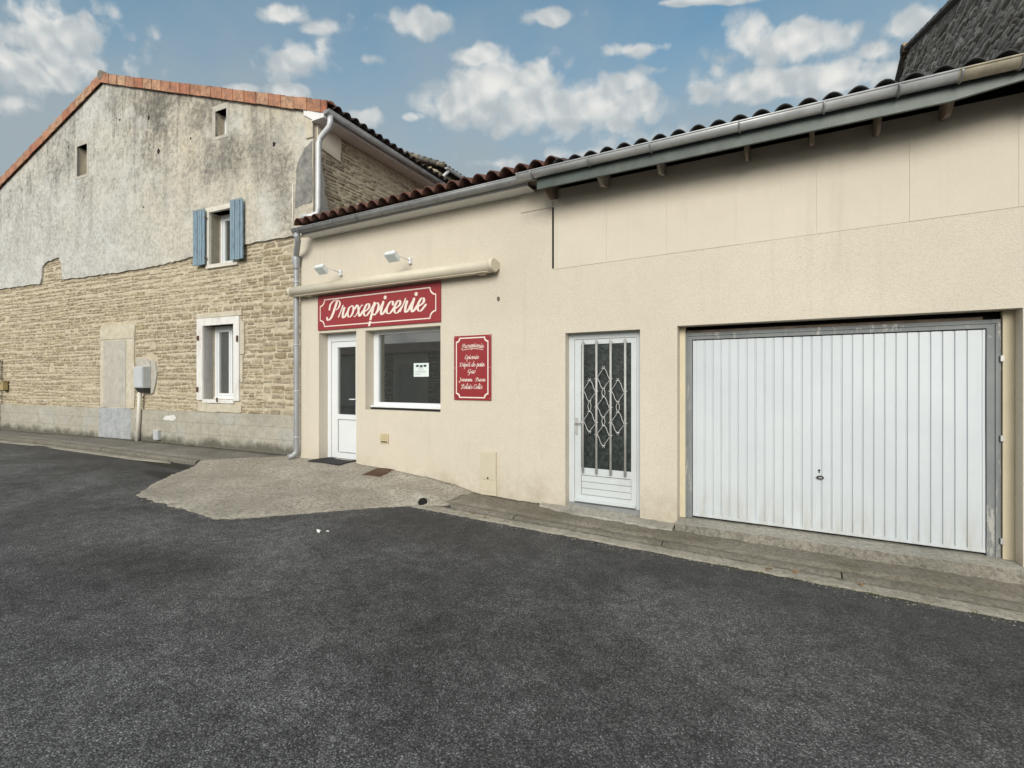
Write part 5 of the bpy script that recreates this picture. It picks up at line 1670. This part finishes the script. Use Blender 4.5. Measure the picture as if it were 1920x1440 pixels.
wv = N('ShaderNodeVectorMath', operation='MULTIPLY_ADD'); t.links.new(warp.outputs['Color'], wv.inputs[0]); wv.inputs[1].default_value = (.06, .06, 0); t.links.new(tp.outputs[0], wv.inputs[2])
def billow(scale, off=(0, 0, 0)):
    mp = N('ShaderNodeMapping'); mp.inputs['Location'].default_value = off; t.links.new(wv.outputs[0], mp.inputs['Vector'])
    v_ = N('ShaderNodeTexVoronoi', voronoi_dimensions='2D', feature='F1'); v_.inputs['Scale'].default_value = scale
    t.links.new(mp.outputs[0], v_.inputs['Vector'])
    return mth('SUBTRACT', .42, v_.outputs['Distance'])
def field(off=(0, 0, 0)):
    return mth('ADD', mth('MULTIPLY', billow(12, off), .85), mth('MULTIPLY', billow(29, off), .6))
bil = field()
nz = mth('ADD', mth('ADD', bil, mth('MULTIPLY', mth('SUBTRACT', puff, .5), 2.2)), mth('MULTIPLY', mth('SUBTRACT', fine, .5), .7))
CL = [(100, 60, 130, 70, 1.), (60, 130, 140, 60, 1.), (190, 125, 80, 30, .55), (30, 195, 45, 24, .9), (530, 28, 45, 22, .95), (610, 55, 60, 14, .4), (575, 112, 95, 42, 1.), (555, 172, 40, 18, .9), (460, 168, 40, 13, .9),
      (800, 42, 75, 34, 1.), (890, 105, 60, 28, .9), (960, 155, 140, 60, 1.), (1060, 205, 200, 60, 1.), (1165, 155, 55, 28, .8), (880, 200, 90, 45, .9), (1035, 30, 58, 17, .9), (1195, 94, 75, 20, .95), (1300, 3, 110, 9, .9),
      (1470, 80, 140, 52, 1.), (1400, 160, 130, 40, 1.), (1540, 150, 140, 42, 1.), (1730, 35, 80, 42, 1.), (1640, 95, 40, 22, .6), (1680, 140, 55, 26, .8), (680, 218, 36, 18, .8), (775, 220, 30, 9, .6), (935, 306, 60, 12, .55), (1080, 290, 160, 16, .35),
      (700, 110, 34, 10, .35), (1230, 130, 40, 14, .4), (250, 75, 40, 20, .4), (330, 230, 120, 30, .25), (1250, 260, 160, 30, .3)]
best = None; shade = None
for (px, py, hw, hh, amp) in CL:
    a0_, e0_ = skydir(px, py); a1_, _ = skydir(px + hw, py); _, e1_ = skydir(px, py - hh)
    da = abs(a1_ - a0_); de = abs(e1_ - e0_)
    mp = N('ShaderNodeMapping'); mp.inputs['Scale'].default_value = (1 / da, 1 / de, 1); mp.inputs['Location'].default_value = (-a0_ / da, -e0_ / de, 0)
    t.links.new(tp.outputs[0], mp.inputs['Vector'])
    ln = N('ShaderNodeVectorMath', operation='LENGTH'); t.links.new(mp.outputs[0], ln.inputs[0])
    core = mth('MULTIPLY_ADD', ln.outputs['Value'], -1.15 * amp, 1.32 * amp)
    best = core if best is None else mth('MAXIMUM', best, core)
    if hw >= 60 and amp > .7:
        sp = N('ShaderNodeSeparateXYZ'); t.links.new(mp.outputs[0], sp.inputs[0])
        wgt = mth('MAXIMUM', mth('SUBTRACT', 1.4, ln.outputs['Value']), 0.0)
        sh = mth('MULTIPLY', wgt, sp.outputs[1])
        shade = sh if shade is None else mth('ADD', shade, sh)
best = mth('MAXIMUM', best, -3.0)
dens = mth('ADD', mth('MULTIPLY', best, 1.05), nz)
mr = N('ShaderNodeMapRange'); mr.interpolation_type = 'SMOOTHSTEP'; mr.clamp = True
t.links.new(dens, mr.inputs[0]); mr.inputs[1].default_value = .08; mr.inputs[2].default_value = .78
relief = mth('SUBTRACT', bil, field((.006, .016, 0)))
# clouds over the rest of the sky (behind the viewer), broken field
rest = wnoise(3.2, 8, .6, (1, 1, 2.2), .4, (3, 1, 0))
mr2 = N('ShaderNodeMapRange'); mr2.interpolation_type = 'SMOOTHSTEP'; t.links.new(rest, mr2.inputs[0]); mr2.inputs[1].default_value = .36; mr2.inputs[2].default_value = .54
behind = N('ShaderNodeMapRange'); t.links.new(sx.outputs[1], behind.inputs[0]); behind.inputs[1].default_value = .15; behind.inputs[2].default_value = -.1
mask = mth('MAXIMUM', mr.outputs[0], mth('MULTIPLY', mr2.outputs[0], behind.outputs[0]))
# haze veil near the horizon, patchy
veil = N('ShaderNodeMapRange'); veil.interpolation_type = 'SMOOTHSTEP'
t.links.new(mth('ADD', el, mth('MULTIPLY', mth('SUBTRACT', wnoise(2.5, 5, .6), .5), .5)), veil.inputs[0])
veil.inputs[1].default_value = .80; veil.inputs[2].default_value = .34; veil.inputs[3].default_value = 0; veil.inputs[4].default_value = .95
def wmix(fac, a, b, blend='MIX'):
    n_ = N('ShaderNodeMix', data_type='RGBA', blend_type=blend)
    for s_, v in zip((n_.inputs[0], n_.inputs[6], n_.inputs[7]), (fac, a, b)):
        if isinstance(v, bpy.types.NodeSocket): t.links.new(v, s_)
        elif isinstance(v, tuple): s_.default_value = (*v, 1)
        else: s_.default_value = v
    return n_.outputs[2]
SKYK = .062
EXPO = 1.01
K = 1 / (SKYK * 2.0 ** EXPO)                                   # display-referred colours below are divided by strength and exposure
def disp(r, g, b): return (r * K, g * K, b * K)
tint = wmix(1.0, sky.outputs[0], (1.03, 1.46, 1.34), 'MULTIPLY')
base = wmix(veil.outputs[0], tint, disp(.36, .42, .45))
lit = N('ShaderNodeMapRange'); lit.interpolation_type = 'SMOOTHSTEP'
t.links.new(mth('ADD', mth('ADD', mth('MULTIPLY', shade, .5), mth('MULTIPLY', dens, .22)), mth('MULTIPLY', relief, -1.4)), lit.inputs[0]); lit.inputs[1].default_value = -.6; lit.inputs[2].default_value = 1.15
ccol = wmix(lit.outputs[0], disp(.47, .52, .545), disp(.88, .865, .82))
ccol = wmix(behind.outputs[0], ccol, disp(1.15, 1.12, 1.06))
col = wmix(mth('MULTIPLY', mask, .92), base, ccol)
t.links.new(col, bg.inputs['Color']); bg.inputs['Strength'].default_value = SKYK

vs = scn.view_settings
vs.view_transform = 'Standard'; vs.look = 'None'; vs.gamma = 1.0; vs.use_curve_mapping = False
vs.exposure = EXPO
scn.render.engine = 'CYCLES'
scn.cycles.use_denoising = True
scn.cycles.max_bounces = 5
scn.cycles.use_adaptive_sampling = True
scn.cycles.adaptive_threshold = .02
